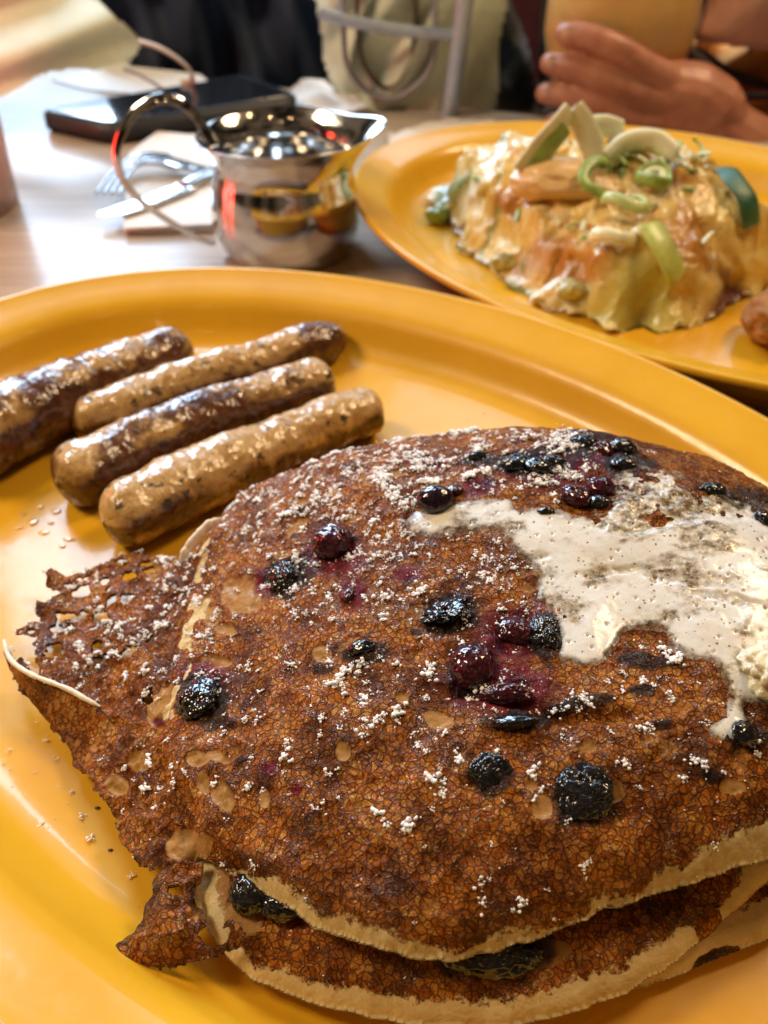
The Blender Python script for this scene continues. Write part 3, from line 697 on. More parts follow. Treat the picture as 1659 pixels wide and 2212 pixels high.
def butter_fn(X, Y):
    k = 1 / .034
    z0 = np.interp(0, [0], [0]) + ZTOPI(X, Y)
    u, v, dd = proj(X, Y, z0 + .08)
    nz = fbm(X * 3, Y * 3, seed=81, o=4, g=.6)
    d = sdf(u, v, BUTS) / 106 + .05 * nz
    mot = sstep(-10, 22, sdf(u, v, MOT))
    lf = fbm(X * .9, Y * .9, seed=82, o=4)
    t = .05 * np.sqrt(np.clip(d / .16, 0, 1)) + .06 * sstep(.1, .8, d) * (.7 + lf)
    t = t * (1 - .45 * mot) - mot * .05 * (.15 + 2.2 * fbm(X * 2.6, Y * 2.6, seed=84, o=4, g=.6))
    seam = ell(u, v, SEAM, .5, .6 * nz); t = t - .06 * seam * (.4 + .9 * np.abs(nz))
    zs = ZSMOOTH(X, Y) + .02
    z = np.where(t > 0, np.maximum(z0 - .03, zs - .01) + t, z0 - .1) + .004 * fbm(X * 8, Y * 8, seed=85, o=3)
    # froth bubbles as real pits
    f1, f2, cid = voro(X * 4.2, Y * 4.2, 86); pit = (cid > .72) * sstep(.17, .06, f1); z = z - .05 * pit
    keep = (d > 0) & (t > .004)
    mo = np.clip(.85 * sstep(-.05, .40, fbm(X * 1.2 + 3, Y * 2.0, seed=89, o=5, g=.6)) + mot * (.72 + .7 * fbm(X * 3.4, Y * 3.4, seed=87)) + seam * .5 + sstep(.28, 0, d) * (.5 + 1.2 * fbm(X * 5, Y * 5, seed=88, o=3)), 0, 1)
    return z, z0 - .06, keep, dict(mottle=mo, pit=pit, film=np.clip(d / .20, 0, 1) * (1 - .62 * np.clip(mo, 0, 1)), d_=d)
def grid_interp(A):
    def f(X, Y):
        i = np.clip((X + 9.2) / .034 * (A.shape[0] - 1) * .034 / (13 + 9.2), 0, A.shape[0] - 1.001); j = np.clip((Y - 4.5) / (21.5 - 4.5) * (A.shape[1] - 1), 0, A.shape[1] - 1.001)
        a = i.astype(int); b = j.astype(int); fi = i - a; fj = j - b
        return A[a, b] * (1 - fi) * (1 - fj) + A[a + 1, b] * fi * (1 - fj) + A[a, b + 1] * (1 - fi) * fj + A[a + 1, b + 1] * fi * fj
    return f
def blur(A, r, it=3):
    for _ in range(it):
        for ax in (0, 1):
            c = np.cumsum(np.pad(A, [(r + 1, r) if q == ax else (0, 0) for q in (0, 1)], mode='edge'), axis=ax)
            n = A.shape[ax]
            A = (np.take(c, np.arange(2 * r + 1, 2 * r + 1 + n), axis=ax) - np.take(c, np.arange(0, n), axis=ax)) / (2 * r + 1)
    return A
ZTOPI = grid_interp(Z_); ZSMOOTH = grid_interp(blur(Z_, 8))
V, F, A = sheet(0, 10.5, 8.2, 17.8, .030, butter_fn)
def butter_mat():
    m = M('whipped_butter')
    n = m.noise(1.1, 6, .6); f = m.noise(14, 4, .6)
    base = m.ramp(m.math('MULTIPLY_ADD', n, .7, m.math('MULTIPLY', f, .3)), (.28, (.74, .66, .50)), (.42, (.75, .69, .60)), (.58, (.78, .74, .68)))
    pw = m.warp(6, .06)
    p1 = m.voro(9, 'F1', pw); p2 = m.voro(20, 'F1', pw); cc = m.voro(9, 'F1', pw, 'Color'); sp_ = m.N.new('ShaderNodeSeparateColor'); m.link(cc, sp_.inputs[0])
    thr = m.math('MULTIPLY_ADD', m.math('POWER', sp_.outputs[0], 2.0), .24, .03)
    h1 = m.math('LESS_THAN', p1, thr); h2 = m.math('LESS_THAN', p2, .13)
    holes = m.math('MAXIMUM', m.math('MULTIPLY', h1, .85), m.math('MULTIPLY', h2, .6))
    col = m.mix(holes, base, (.16, .09, .025))
    mo = m.attr('mottle'); mm = m.ramp(m.noise(6, 6, .75), (.42, (.10, .05, .015)), (.50, (.42, .30, .14)), (.64, (.80, .74, .62)))
    col = m.mix(mo, col, mm); col = m.mix(m.math('MULTIPLY', m.attr('pit'), .55), col, (.22, .15, .05))
    al = m.ramp(m.math('MULTIPLY_ADD', m.math('SUBTRACT', m.noise(5, 6, .7), .5), 1.1, m.attr('film')), (.10, .12), (.62, 1.0))
    m.set(Alpha=al)
    m.set(Base_Color=col, Roughness=.5, Coat_Weight=.8, Coat_Roughness=.18, Subsurface_Weight=.2, Subsurface_Scale=.002)
    m.bump(m.math('SUBTRACT', m.math('MULTIPLY', f, .25), holes), .009, .8); return m.m
mat_butter = butter_mat()
BT = empty('whipped_butter', 'melting pool of frothy whipped butter on the right of the top pancake', 'butter', at(1400, 1250, 4.2))
o = raw_mesh('melted_pool', V, F, mat_butter, attrs=A); adopt(BT, o)
# the firm curl left at the right edge
def lump(name, c, r, mat, seed, amp=.25, lvl=4, freq=1.6, parent=None, rot=0, twist=False):
    V, F = ICO[lvl]; V = V.copy()
    q = 1 + amp * fbm(V[:, 0] * freq + seed, V[:, 1] * freq, V[:, 2] * freq, seed=seed, o=4)
    V = V * q[:, None] * np.asarray(r)
    cr_, sr_ = math.cos(rot), math.sin(rot); V = np.c_[V[:, 0] * cr_ - V[:, 1] * sr_, V[:, 0] * sr_ + V[:, 1] * cr_, V[:, 2]]
    o = raw_mesh(name, V + np.asarray(c), [F], mat)
    if parent is not None: adopt(parent, o)
    return o
mat_curl = plain('soft_butter', (.70, .60, .36), .22, 0, .15, 3, .03, Coat_Weight=.8, Coat_Roughness=.1, Subsurface_Weight=.2, Subsurface_Scale=.003)
p, n = surf(1640, 1445)
lump('butter_curl', p + [.35, 0, .1], (.75, .55, .42), mat_curl, 5, .55, 5, 1.8, BT, .6)

p, n = surf(940, 1090)
o = berry('blueberry', 940, 1086, 42, 29, mat_b_whole, rough=.045, seed=3, sink=.26, flat=.85)
tag(o, 'whole glossy dark blueberry sitting at the left tip of the melted butter', 'blueberry')

# ------------------------------------------------------------------ powdered sugar
rng = np.random.RandomState(7)
def sugar_mat():
    m = M('powdered_sugar'); m.set(Base_Color=(.95, .92, .90, 1), Roughness=.9, Subsurface_Weight=.0, Specular_IOR_Level=.25)
    m.bump(m.noise(70, 3), .01, .8); return m.m
mat_sugar = sugar_mat()
def clumps(cs, name='powdered_sugar'):
    parts = []
    for (p, n, size) in cs:
        k = 4 + int(rng.poisson(11 * (size / .08)))
        t1 = np.cross(n, [0, 1, .1]); t1 /= np.linalg.norm(t1); t2 = np.cross(n, t1); an = rng.rand() * 3.14; el = .4 + .6 * rng.rand()
        for i in range(min(k, 34)):
            a, b = rng.standard_t(4, 2) * size * .46; b *= el
            a, b = a * math.cos(an) - b * math.sin(an), a * math.sin(an) + b * math.cos(an)
            r = min(.045, size * (.10 + .30 * rng.rand() ** 1.6))
            q = p + t1 * a + t2 * b + n * (r * .45 + rng.rand() * size * .28 * math.exp(-(a * a + b * b) / size ** 2))
            V, F = ICO[1 if r < .042 else 2]
            s_ = 1 + .30 * (np.sin(V @ rng.randn(3) * 3 + rng.rand() * 6)) * .6 + .26 * rng.randn(len(V)).clip(-1.3, 1.3)
            parts.append((V * s_[:, None] * r * [1, 1, .85] + q, [F]))
    return merge(parts)
def density(u, v):
    ridge_v = 1040 - .23 * (u - 560) if u < 1060 else 930
    far = math.exp(-max(0, v - ridge_v - 30) / 80.0) * (1 if u < 1300 else .15)
    d = 1.0 * far * (1.3 if 560 < u < 1260 else .8)
    if u > 390 and 1000 < v < 1240 and u < 960: d = max(d, .55)
    if 600 < u < 1180 and 1120 < v < 1340: d = max(d, .46)
    if 60 < u < 400 and 1240 < v < 1520: d = max(d, .34)
    if 330 < u < 480 and 1180 < v < 1500: d = max(d, .40)
    if 480 < u < 1180 and 1330 <= v < 1560: d = max(d, .17)
    if 200 < u < 1659 and 1400 <= v < 1750: d = max(d, .055)
    if v >= 1750: d = max(d, .010)
    return d
cs = []
for _ in range(60000):
    u = rng.uniform(20, 1659); v = rng.uniform(925, 2000)
    dn = density(u, v) * (.35 + 1.3 * max(0, float(vn(u / 45., v / 30., seed=5)) + .35))
    if rng.rand() > dn * (.30 if v < 1120 and u < 1290 else .18): continue
    if sdf(np.array([u]), np.array([v]), BUTS[::2])[0] > -4: continue
    p, n = surf(u, v)
    if p is None: continue
    cs.append((p, n, float(np.clip(rng.lognormal(-2.85, .45), .022, .15))))
print('sugar clumps', len(cs))
hand_placed = [(620,1638,.13),(690,1592,.09),(957,1720,.10),(960,1690,.06),(684,1748,.08),(534,1702,.09),(738,1470,.14),(725,1478,.11),(430,1300,.14),(445,1270,.12),(400,1250,.12),(1005,1395,.13),(1000,1430,.11),(1045,1400,.09),(1015,1420,.1),(1385,1573,.10),(1262,1510,.10),(1275,1522,.09),(1440,1400+65,.05),
    (376,1690,.08),(345,1705,.06),(268,1750,.06),(1390,1470,.10),(1345,1450,.06),(1240,1500,.09),(1525,1650,.07),(1560,1665,.05),(400,1300,.12),(340,1350,.14),(295,1395,.12),(250,1410,.13),(175,1400,.1),(232,1395,.1),(270,1455,.11),(210,1290,.09),(920,1832,.04),(745,1200,.0001),(655,1238,.06),(650,1262,.05),(600,1420,.08),(560,1450,.07),(480,1545,.05),(640,1230,.07)]
for u, v, s_ in hand_placed:
    p, n = surf(u, v)
    if p is not None and s_ > .001:
        cs.append((p, n, s_)); cs.append((p + rng.randn(3) * [.09, .09, 0], n, s_ * .7))
V, F = clumps(cs)
dust = [(V, F)]
for _ in range(14000):
    u = rng.uniform(30, 1659); v = rng.uniform(925, 1900)
    if rng.rand() > density(u, v) * 1.1 * (.5 + max(0, float(vn(u / 40., v / 28., seed=5)))): continue
    if sdf(np.array([u]), np.array([v]), BUTS[::3])[0] > 0: continue
    p, n = surf(u, v)
    if p is None: continue
    a, b = ICO[1]; r = rng.uniform(.007, .019); dust.append((a * (1 + .25 * rng.randn(len(a), 1)) * r + p + n * r * .4, [b]))
print('dust', len(dust))
V, F = merge(dust)
tag(raw_mesh('powdered_sugar', V, F, mat_sugar), 'white powdered sugar scattered in clumps over the top pancake', 'sugar', kind='stuff')
cs = []
for u, v, s_ in [(88,1780,.07),(50,1770,.05),(195,1812,.07),(175,1763,.06),(222,1632+14,.05),(282,1893,.05),(262,1720,.0),(448,2200,.07),(118,1640,.05),(75,1668,.03),(118,1548+30,.04),(8,1650,.03),(30,1770,.05),(25,1700,.03),(155,1710,.04),(100,1600,.05),(60,1600,.03),(1046,892,.04),(1010,905,.03),(1560,880,.0),(80,1560,.03),(290,1960-70,.04),(20,1620,.04)]:
    if s_ > .001: cs.append((np.array(at(u, v, .03)), np.array([0, 0, 1.]), s_ * 1.25))
for _ in range(40):
    u = rng.uniform(0, 240); v = rng.uniform(1480, 1900)
    if u > 60 + (v - 1480) * .4: continue
    cs.append((np.array(at(u, v, .02)), np.array([0, 0, 1.]), .022))
V, F = clumps(cs)
tag(raw_mesh('powdered_sugar', V, F, mat_sugar), 'stray white sugar grains on the yellow plate left of the pancakes', 'sugar', kind='stuff')
mat_crumb = plain('brown_crumb', (.09, .03, .012), .5)
CR = [(315,1866,.05),(350,1932,.05),(500,2206,.04),(415,2205,.03),(238,1836,.03),(260,1720,.03),(520,2150,.0),(105,700,.10),(120,712,.08),(300,1960,.03),(210,1745,.035),(100,712,.05)]
parts = []
for u, v, s_ in CR:
    if s_ <= 0: continue
    V, F = ICO[2]; zz = .5 if v < 800 else .02
    parts.append((V * (1 + .35 * rng.randn(len(V), 1) * .6) * [s_ * 1.5, s_, s_ * .5] + np.array(at(u, v, zz)), [F]))
V, F = merge(parts)
tag(raw_mesh('crumbs', V, F, mat_crumb), 'tiny burnt brown crumbs scattered on the front yellow plate', 'crumbs', kind='stuff')
# ------------------------------------------------------------------ sausage links
def sausage_mat():
    m = M('sausage_skin')
    big = m.noise(.8, 5, .6, .4); mid = m.noise(2.6, 6, .65); fine = m.noise(13, 5, .65)
    br = m.attr('brown')
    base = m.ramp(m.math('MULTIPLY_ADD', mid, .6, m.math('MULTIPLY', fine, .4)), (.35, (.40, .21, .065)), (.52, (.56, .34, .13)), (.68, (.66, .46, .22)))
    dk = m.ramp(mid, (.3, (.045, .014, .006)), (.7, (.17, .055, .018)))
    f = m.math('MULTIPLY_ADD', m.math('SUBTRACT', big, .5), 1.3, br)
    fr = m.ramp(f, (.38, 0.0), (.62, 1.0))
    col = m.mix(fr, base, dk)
    herb = m.math('LESS_THAN', m.noise(2.4, 3, .5, 0, m.warp(5, .5)), .355)
    col = m.mix(m.math('MULTIPLY', herb, .85), col, (.02, .014, .008))
    sp1 = m.math('LESS_THAN', m.voro(3.4), .12); col = m.mix(m.math('MULTIPLY', sp1, .8), col, (.02, .012, .008))
    m.set(Base_Color=col, Roughness=m.math('MULTIPLY_ADD', fine, .3, .40), Specular_IOR_Level=.12, Coat_Weight=m.ramp(m.noise(2.5, 5, .7), (.36, .355), (.58, 1.0)), Coat_IOR=1.7, Coat_Roughness=.11, Subsurface_Weight=.12, Subsurface_Scale=.004)
    m.b.inputs['Subsurface Radius'].default_value = (1, .45, .2)
    m.bump(m.math('ADD', m.math('MULTIPLY', m.noise(3.0, 2, .6), 1.0), m.math('MULTIPLY', m.noise(13, 1, .5), .9)), .017, 1.0); return m.m
mat_saus = sausage_mat()
def sausage(ends, bend, r0, r1, tip1, seed, label, base=.35, end_dark=0, notch=None):
    p0 = np.array(at(*ends[0], r0)); p1 = np.array(at(*ends[1], r1)); n = 200; m_ = 90
    d = p1 - p0; L = np.linalg.norm(d); side = np.cross(d / L, [0, 0, 1])
    t = np.linspace(-r0 / L, 1 + r1 * tip1 / L, n)
    path = p0 + d * t[:, None] + side * (bend * np.sin(np.clip(t, 0, 1) * math.pi))[:, None] + side * (.10 * vn(t * 4, t * 0, seed=seed))[:, None]
    rr = r0 + (r1 - r0) * np.clip(t, 0, 1); rr = rr * (1 + .05 * fbm(t * 6, t * 0, seed=seed + 1))
    e0 = np.sqrt(np.clip(1 - (np.clip(-t * L / r0, 0, 1)) ** 2.8, 0, 1)); e1 = np.sqrt(np.clip(1 - (np.clip((t - 1) * L / (r1 * tip1), 0, 1)) ** 1.7, 0, 1))
    rr = rr * np.maximum(e0, .02) * np.maximum(e1, .02)
    if notch: rr = rr * (1 - .10 * np.exp(-((t - notch) / .035) ** 2)) * (1 + .06 * sstep(notch, notch - .1, t))
    V, F = tube(path, rr, m_)
    c = np.r_[np.repeat(path, m_, 0), path[:1], path[-1:]]
    dv = V - c; ln = np.linalg.norm(dv, axis=1) + 1e-6; dn = dv / ln[:, None]
    disp = .14 * fbm(V[:, 0] * 1.1, V[:, 1] * 1.1, V[:, 2] * 1.1, seed=seed + 2) + .045 * fbm(V[:, 0] * 5, V[:, 1] * 5, V[:, 2] * 5, seed=seed + 3, o=3, g=.6)
    V = V + dn * disp[:, None]; V[:, 2] = np.maximum(V[:, 2], .03)
    tt = np.r_[np.repeat(t, m_), 0, 1]
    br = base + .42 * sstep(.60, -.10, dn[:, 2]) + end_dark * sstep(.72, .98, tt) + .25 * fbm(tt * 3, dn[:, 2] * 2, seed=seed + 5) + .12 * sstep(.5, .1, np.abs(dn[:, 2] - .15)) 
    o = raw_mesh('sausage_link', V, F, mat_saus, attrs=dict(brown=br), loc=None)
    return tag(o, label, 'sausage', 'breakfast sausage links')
sausage(((292, 1098), (788, 888)), -.22, .98, .82, .7, 3, 'nearest sausage link, palest one with dark specks, beside the pancakes', .22)
sausage(((188, 1018), (686, 826)), -.32, .93, .84, .7, 13, 'browned sausage link lying second from the pancakes', .52)
sausage(((205, 902), (690, 740)), -.20, .76, .78, 1.4, 23, 'slim pale sausage link with a dark pointed far tip, third from the pancakes', .20, .45)
sausage(((-60, 948), (376, 762)), -.1, 1.22, .90, .8, 33, 'thick sausage link farthest back on the plate, cut off by the left edge', .50, 0, .55)
mat_oil = plain('clear_fat', (.78, .42, .06), .08, 0, .05, 2, 0, Coat_Weight=1.0)
parts = []
for u, v, a in [(70,1128,.20),(120,1105,.16),(95,1150,.12),(50,1110,.10),(150,1165,.10),(85,1095,.12),(135,1180,.08),(40,1140,.10),(110,1130,.1)]:
    V, F = ICO[3]; parts.append((V * (1 + .2 * fbm(V[:, 0] * 2 + u, V[:, 1] * 2, V[:, 2], seed=9))[:, None] * [a * (.8 + rng.rand()), a * (.5 + .6 * rng.rand()), .03] + np.array(at(u, v, .01)), [F]))
V, F = merge(parts)
tag(raw_mesh('sausage_fat', V, F, mat_oil), 'small glossy drops of fat on the plate below the sausages', 'fat', kind='stuff')
# ------------------------------------------------------------------ steel creamer
def steel(name, rough=.06, col=(.66, .64, .62), scale=1.0):
    m = M(name); m.set(Base_Color=(*col, 1), Metallic=1.0, Roughness=m.math('MULTIPLY_ADD', m.noise(3 * scale, 5, .6), .10, rough))
    m.bump(m.noise(.9, 2), .02, .35); return m.m
mat_steel = steel('polished_steel')
CX, CY = -4.35, 40.0
cre = empty('creamer', 'small polished steel creamer jug with loop handle standing behind the front plate', 'creamer', (CX, CY, TZ))
prof = spline([(0, .12), (1.6, .12), (2.35, .0), (2.75, .02), (2.98, .25), (3.22, .8), (3.36, 1.5), (3.34, 2.3), (3.20, 3.2), (3.06, 3.9), (3.06, 4.4), (3.22, 4.95), (3.50, 5.35), (3.62, 5.50), (3.60, 5.55), (3.45, 5.42), (3.10, 4.95), (2.94, 4.4), (2.95, 3.9), (3.1, 3.1), (3.22, 2.2), (3.2, 1.4), (3.0, .7), (2.5, .3), (0, .25)], 6, False)
n = 128; ph = np.linspace(0, 2 * math.pi, n, endpoint=False); V = []
for r, z in prof:
    r = max(r, .001); wgt = sstep(3.6, 5.5, np.array(z)) if r > 2.6 else 0.0
    sp_w = np.exp(-((((ph - .12) + math.pi) % (2 * math.pi) - math.pi) / .42) ** 2)
    rr = r + wgt * sp_w * .95; V.append(np.c_[rr * np.cos(ph), rr * np.sin(ph), z + wgt * sp_w * .42 - wgt * .1 * np.cos(2 * ph)])
V = np.array(V).reshape(-1, 3) * [1.01, 1.01, .95] + [CX - .15, CY, TZ]
adopt(cre, raw_mesh('jug_body', V, [grid_faces(len(prof), n, False, True)], mat_steel))
hp = [aty(462, 318, 38.6), aty(446, 285, 38.8), aty(425, 252, 38.8), aty(392, 222, 38.6), aty(345, 213, 38.4), aty(296, 238, 38.2), aty(264, 285, 38.0), aty(252, 335, 37.9), aty(266, 388, 37.8), aty(305, 435, 37.7), aty(372, 482, 37.9), aty(430, 515, 38.2), aty(462, 528, 38.8)]
pth = spline(hp, 8, False)
rad = .27 - .08 * np.linspace(0, 1, len(pth)); V, F = tube(pth, rad, 24, True, (.17, 1.0))
adopt(cre, raw_mesh('handle', V, F, mat_steel))

# ------------------------------------------------------------------ sheets that stand or hang behind, given depth by fn
def standing(name, poly, yfn, thick, mat, closed=True, step=6, sm=4, attrs=None):
    P = spline(poly, sm) if sm else np.array(poly, float)
    def fn(U, Vv):
        d = sdf(U, Vv, P); e = np.sqrt(np.clip(1 - (1 - np.clip(d / (step * 4), 0, 1)) ** 2, 0, 1))
        y = yfn(U, Vv)
        return y - thick / 2 * e, y + thick / 2 * e, d > 0, (attrs(U, Vv) if attrs else {})
    V, F, A = sheet(P[:, 0].min() - 2, P[:, 0].max() + 2, P[:, 1].min() - 2, P[:, 1].max() + 2, step, fn)
    u, v, y = V[:, 0], V[:, 1], V[:, 2]
    dx, dy, dz = (u - 829.5), cp * FPX + sp * (1106 - v), -sp * FPX + cp * (1106 - v); t = y / dy
    W = np.c_[dx * t, y, H + dz * t]
    return raw_mesh(name, W, F, mat, attrs=A)
def flat(name, pts, z, thick, mat, bev=.03):
    return slab(name, [at(u, v, z)[:2] for u, v in pts], z - thick, z, mat, bev)
mat_paper = plain('white_paper', (.74, .72, .70), .7, 0, .05, 1.2, .02)
mat_peach = plain('napkin_paper', (.72, .66, .60), .75, 0, .06, 1.5, .03)

# napkins
nk = empty('paper_napkin', 'folded white paper napkin lying under the fork and knife left of the creamer', 'napkin', at(360, 430, TZ), 'paper napkins on the table')
adopt(nk, flat('napkin_sheet', [(266, 492), (462, 484), (500, 300), (340, 282), (278, 330)], TZ + .45, .12, mat_peach), flat('napkin_sheet', [(268, 500), (470, 494), (505, 305), (345, 290), (282, 340)], TZ + .22, .12, mat_peach))
tag(flat('paper_sheet', [(112, 172), (180, 192), (300, 203), (470, 192), (432, 160), (262, 140)], TZ + .10, .08, mat_paper, .02), 'sheet of white paper lying behind the phone, under the face mask', 'paper')
def crumple(name, pts, zf, mat, label, cat, group=None, thick=.12):
    P = np.array([at(u, v, TZ)[:2] for u, v in pts])
    def fn(X, Y):
        d = sdf(X, Y, P); z = TZ + .12 + zf(X, Y); return z, np.minimum(z - thick, z - .02), d > 0, {}
    V, F, A = sheet(P[:, 0].min(), P[:, 0].max(), P[:, 1].min(), P[:, 1].max(), .22, fn)
    return tag(raw_mesh(name, V, F, mat), label, cat, group)
crumple('paper_napkin', [(548, 246), (600, 215), (690, 186), (770, 222), (800, 250), (700, 262)], lambda X, Y: .15 + .9 * np.abs(vn(X * .45, Y * .45, seed=3)), mat_peach, 'crumpled pale napkin behind the rim of the steel creamer', 'napkin', 'paper napkins on the table')
crumple('paper_napkin', [(830, 300), (960, 262), (1090, 270), (1000, 292), (880, 330), (835, 345)], lambda X, Y: .05 + .35 * np.abs(vn(X * .6, Y * .5, seed=8)), mat_peach, 'flat pale napkin between the creamer spout and the plate behind', 'napkin', 'paper napkins on the table')

# fork and knife
mat_fork = steel('dark_cutlery_steel', .2, (.38, .38, .40))
fk = empty('fork', 'steel fork resting on the folded napkin, seen through the creamer handle', 'fork', at(330, 390, TZ))
mat_cut = steel('cutlery_steel', .14, (.70, .70, .72))
for i in range(4):
    a = np.array(at(208 + 16 * i, 418 - 3 * i + 4 * i, -.30)); b = np.array(at(250 + 13 * i, 366 - 1 * i, .15)); c = np.array(at(305 + 9 * i, 334 + 6 * i, .35)); d = np.array(at(372 + 3 * i, 338 + 9 * i, .15))
    V, F = tube(spline([a, b, c, d], 8, False), np.r_[np.linspace(.06, .14, 20), np.full(5, .14)], 10); adopt(fk, raw_mesh('tine', V, F, mat_fork))
V, F = tube(spline([at(360, 350, .2), at(400, 358, .1), at(440, 366, -.1), at(520, 376, -.3)], 8, False), np.linspace(.75, .32, 25), 14, True, (.22, 1)); adopt(fk, raw_mesh('handle', V, F, mat_cut))
kf = empty('table_knife', 'bright steel table knife lying beside the fork on the napkin', 'knife', at(300, 440, TZ))
V, F = tube(spline([at(210, 462, -.25), at(260, 452, -.2), at(320, 432, -.2), at(400, 402, -.2)], 8, False), np.r_[np.linspace(.2, .75, 8), np.full(17, .8)], 16, True, (.10, 1)); adopt(kf, raw_mesh('blade', V, F, mat_cut))
V, F = tube(spline([at(398, 403, -.2), at(440, 382, -.15), at(480, 362, -.15), at(560, 330, -.2)], 8, False), np.full(25, .5), 16, True, (.5, 1)); adopt(kf, raw_mesh('handle', V, F, mat_cut))

# phone
mat_case = plain('black_rubber', (.018, .016, .020), .45, 0, .2, 3)
def screen_mat():
    m = M('phone_glass'); m.set(Base_Color=(.012, .014, .018, 1), Roughness=.09, Specular_IOR_Level=.9, Coat_Weight=1.0, Coat_Roughness=.05); m.bump(m.noise(.6, 2), .01, .3); return m.m
mat_screen = screen_mat()
ph_ = empty('phone', 'black phone in a thick dark case lying face up behind the creamer', 'phone', at(300, 240, TZ))
z_ = .45
c4 = [at(76, 236, z_)[:2], at(232, 268, z_)[:2], at(652, 204, z_)[:2], at(520, 160, z_)[:2]]
def rounded(c4, r=.7, inset=0.0):
    C = np.array(c4); m0 = C.mean(0); out = []
    for i in range(4):
        p, q, s_ = C[i - 1], C[i], C[(i + 1) % 4]
        d1 = (p - q) / np.linalg.norm(p - q); d2 = (s_ - q) / np.linalg.norm(s_ - q); q = q + (d1 + d2) * inset
        for t in np.linspace(0, 1, 6): out.append(tuple((1 - t) ** 2 * (q + d1 * r) + 2 * t * (1 - t) * q + t * t * (q + d2 * r)))
    return out
adopt(ph_, slab('case', rounded(c4, 1.0), TZ + .02, z_, mat_case, .18), slab('screen', rounded(c4, .9, .28), z_ - .1, z_ + .02, mat_screen, .01))

# face mask
mk = empty('face_mask', 'cream folded face mask with a thin ear loop lying behind the phone at upper left', 'mask', at(60, 205, TZ))
def fab(name, c, rough=.85, var=.12, sc_=1.0, b=.05): return plain(name, c, rough, 0, var, sc_, b)
mat_mask = fab('mask_fabric', (.60, .60, .45), .8, .10, .35, .03)
o = standing('mask_shell', [(-120, -80), (60, -60), (190, -18), (262, 40), (306, 88), (296, 120), (268, 150), (180, 150), (100, 162), (50, 190), (10, 210), (-120, 240)],
    lambda U, Vv: 62 - 5 * np.clip(1 - ((U - 60) / 260) ** 2, 0, 1) + .9 * np.sin((U * .35 + Vv) / 26.) + .03 * (150 - Vv), .35, mat_mask, sm=3); adopt(mk, o)
V, F = tube(spline([aty(298, 88, 61.5), aty(345, 104, 61.5), aty(392, 134, 62), aty(416, 164, 62.5), aty(408, 180, 63), aty(390, 182, 63)], 8, False), .32, 10, True, (.35, 1)); adopt(mk, raw_mesh('ear_loop', V, F, fab('elastic', (.62, .48, .38))))
V, F = tube(spline([aty(268, 148, 61.8), aty(300, 160, 62), aty(330, 178, 62), aty(352, 192, 62.5)], 8, False), .28, 10, True, (.35, 1)); adopt(mk, raw_mesh('ear_loop', V, F, fab('elastic', (.62, .48, .38))))

# tumbler at the left edge
mat_tumbler = plain('tinted_tumbler', (.86, .60, .52), .15, 0, .1, 1, 0, Transmission_Weight=.6, IOR=1.2)
pr_ = [(0, 0), (3.0, 0), (3.2, .2), (3.35, 5), (3.5, 11), (3.4, 11.1), (3.25, 11), (3.1, 5), (2.95, .7), (0, .6)]
n = 64; ph = np.linspace(0, 2 * math.pi, n, endpoint=False)
V = np.array([np.c_[max(r, .001) * np.cos(ph), max(r, .001) * np.sin(ph), np.full(n, z)] for r, z in pr_]).reshape(-1, 3) + [-22.1, 45, TZ]
tag(raw_mesh('tumbler', V, [grid_faces(len(pr_), n, False, True)], mat_tumbler), 'pinkish tumbler just peeking in at the left edge of the table', 'glass')

# navy jacket, canvas bag, chair, backpack, bench beyond the table
mat_navy = fab('navy_cloth', (.012, .018, .038), .8, .4, .25, .1)
tag(standing('jacket', [(180, -140), (740, -140), (735, 60), (730, 215), (600, 210), (440, 190), (300, 165), (180, 160)], lambda U, Vv: 76 + 1.2 * np.sin(U / 38. + Vv / 90.) + .8 * np.sin(U / 17. - Vv / 70.), 3, mat_navy, sm=0), 'dark navy jacket draped behind the table between mask and canvas bag', 'jacket')
mat_canvas = fab('canvas', (.60, .63, .48), .9, .18, .5, .06)
bgp = empty('canvas_bag', 'pale green canvas tote bag with grey looped straps beyond the table', 'bag', at(860, 245, TZ))
o = standing('bag_body', [(700, -120), (690, 60), (700, 150), (735, 215), (800, 246), (900, 256), (1060, 268), (1080, 100), (1085, -120)], lambda U, Vv: 66 - 3.0 * np.clip(1 - ((U - 880) / 210) ** 2, 0, 1) + .5 * np.sin(U / 20. + Vv / 30.), 1.5, mat_canvas, sm=3); adopt(bgp, o)
mat_strap = fab('grey_webbing', (.28, .26, .27), .7, .1); mat_strapd = fab('brown_webbing', (.09, .055, .035), .8, .1)
def strand(name, pts, y, r, mat, parent, sq=(.3, 1)):
    V, F = tube(spline([aty(u, v, y + 0.0) for u, v in pts], 8, False), r, 12, True, sq); o = raw_mesh(name, V, F, mat); adopt(parent, o); return o
strand('strap', [(738, -60), (742, 61), (749, 136), (783, 190), (822, 208), (868, 204), (919, 163), (938, 102), (940, -60)], 62.0, .62, mat_strap, bgp, (1, .3))
strand('strap', [(772, -60), (776, 100), (800, 160), (832, 188), (868, 165), (892, 100), (900, -60)], 62.2, .45, mat_strapd, bgp, (1, .3))
ch_ = empty('metal_chair', 'grey metal chair frame crossing in front of the canvas bag', 'chair', at(970, 262, TZ - 10))
mat_tube = plain('grey_metal_tube', (.40, .46, .56), .22, .3, .1)
strand('back_rail', [(688, 28), (740, 42), (820, 58), (900, 70), (1000, 76)], 61.2, .36, mat_tube, ch_, (1, 1))
strand('back_post', [(1016, -80), (1005, 0), (988, 130), (968, 264)], 60.9, .55, mat_tube, ch_, (1, 1))
mat_black = fab('black_nylon', (.035, .033, .036), .6, .5, .4, .12)
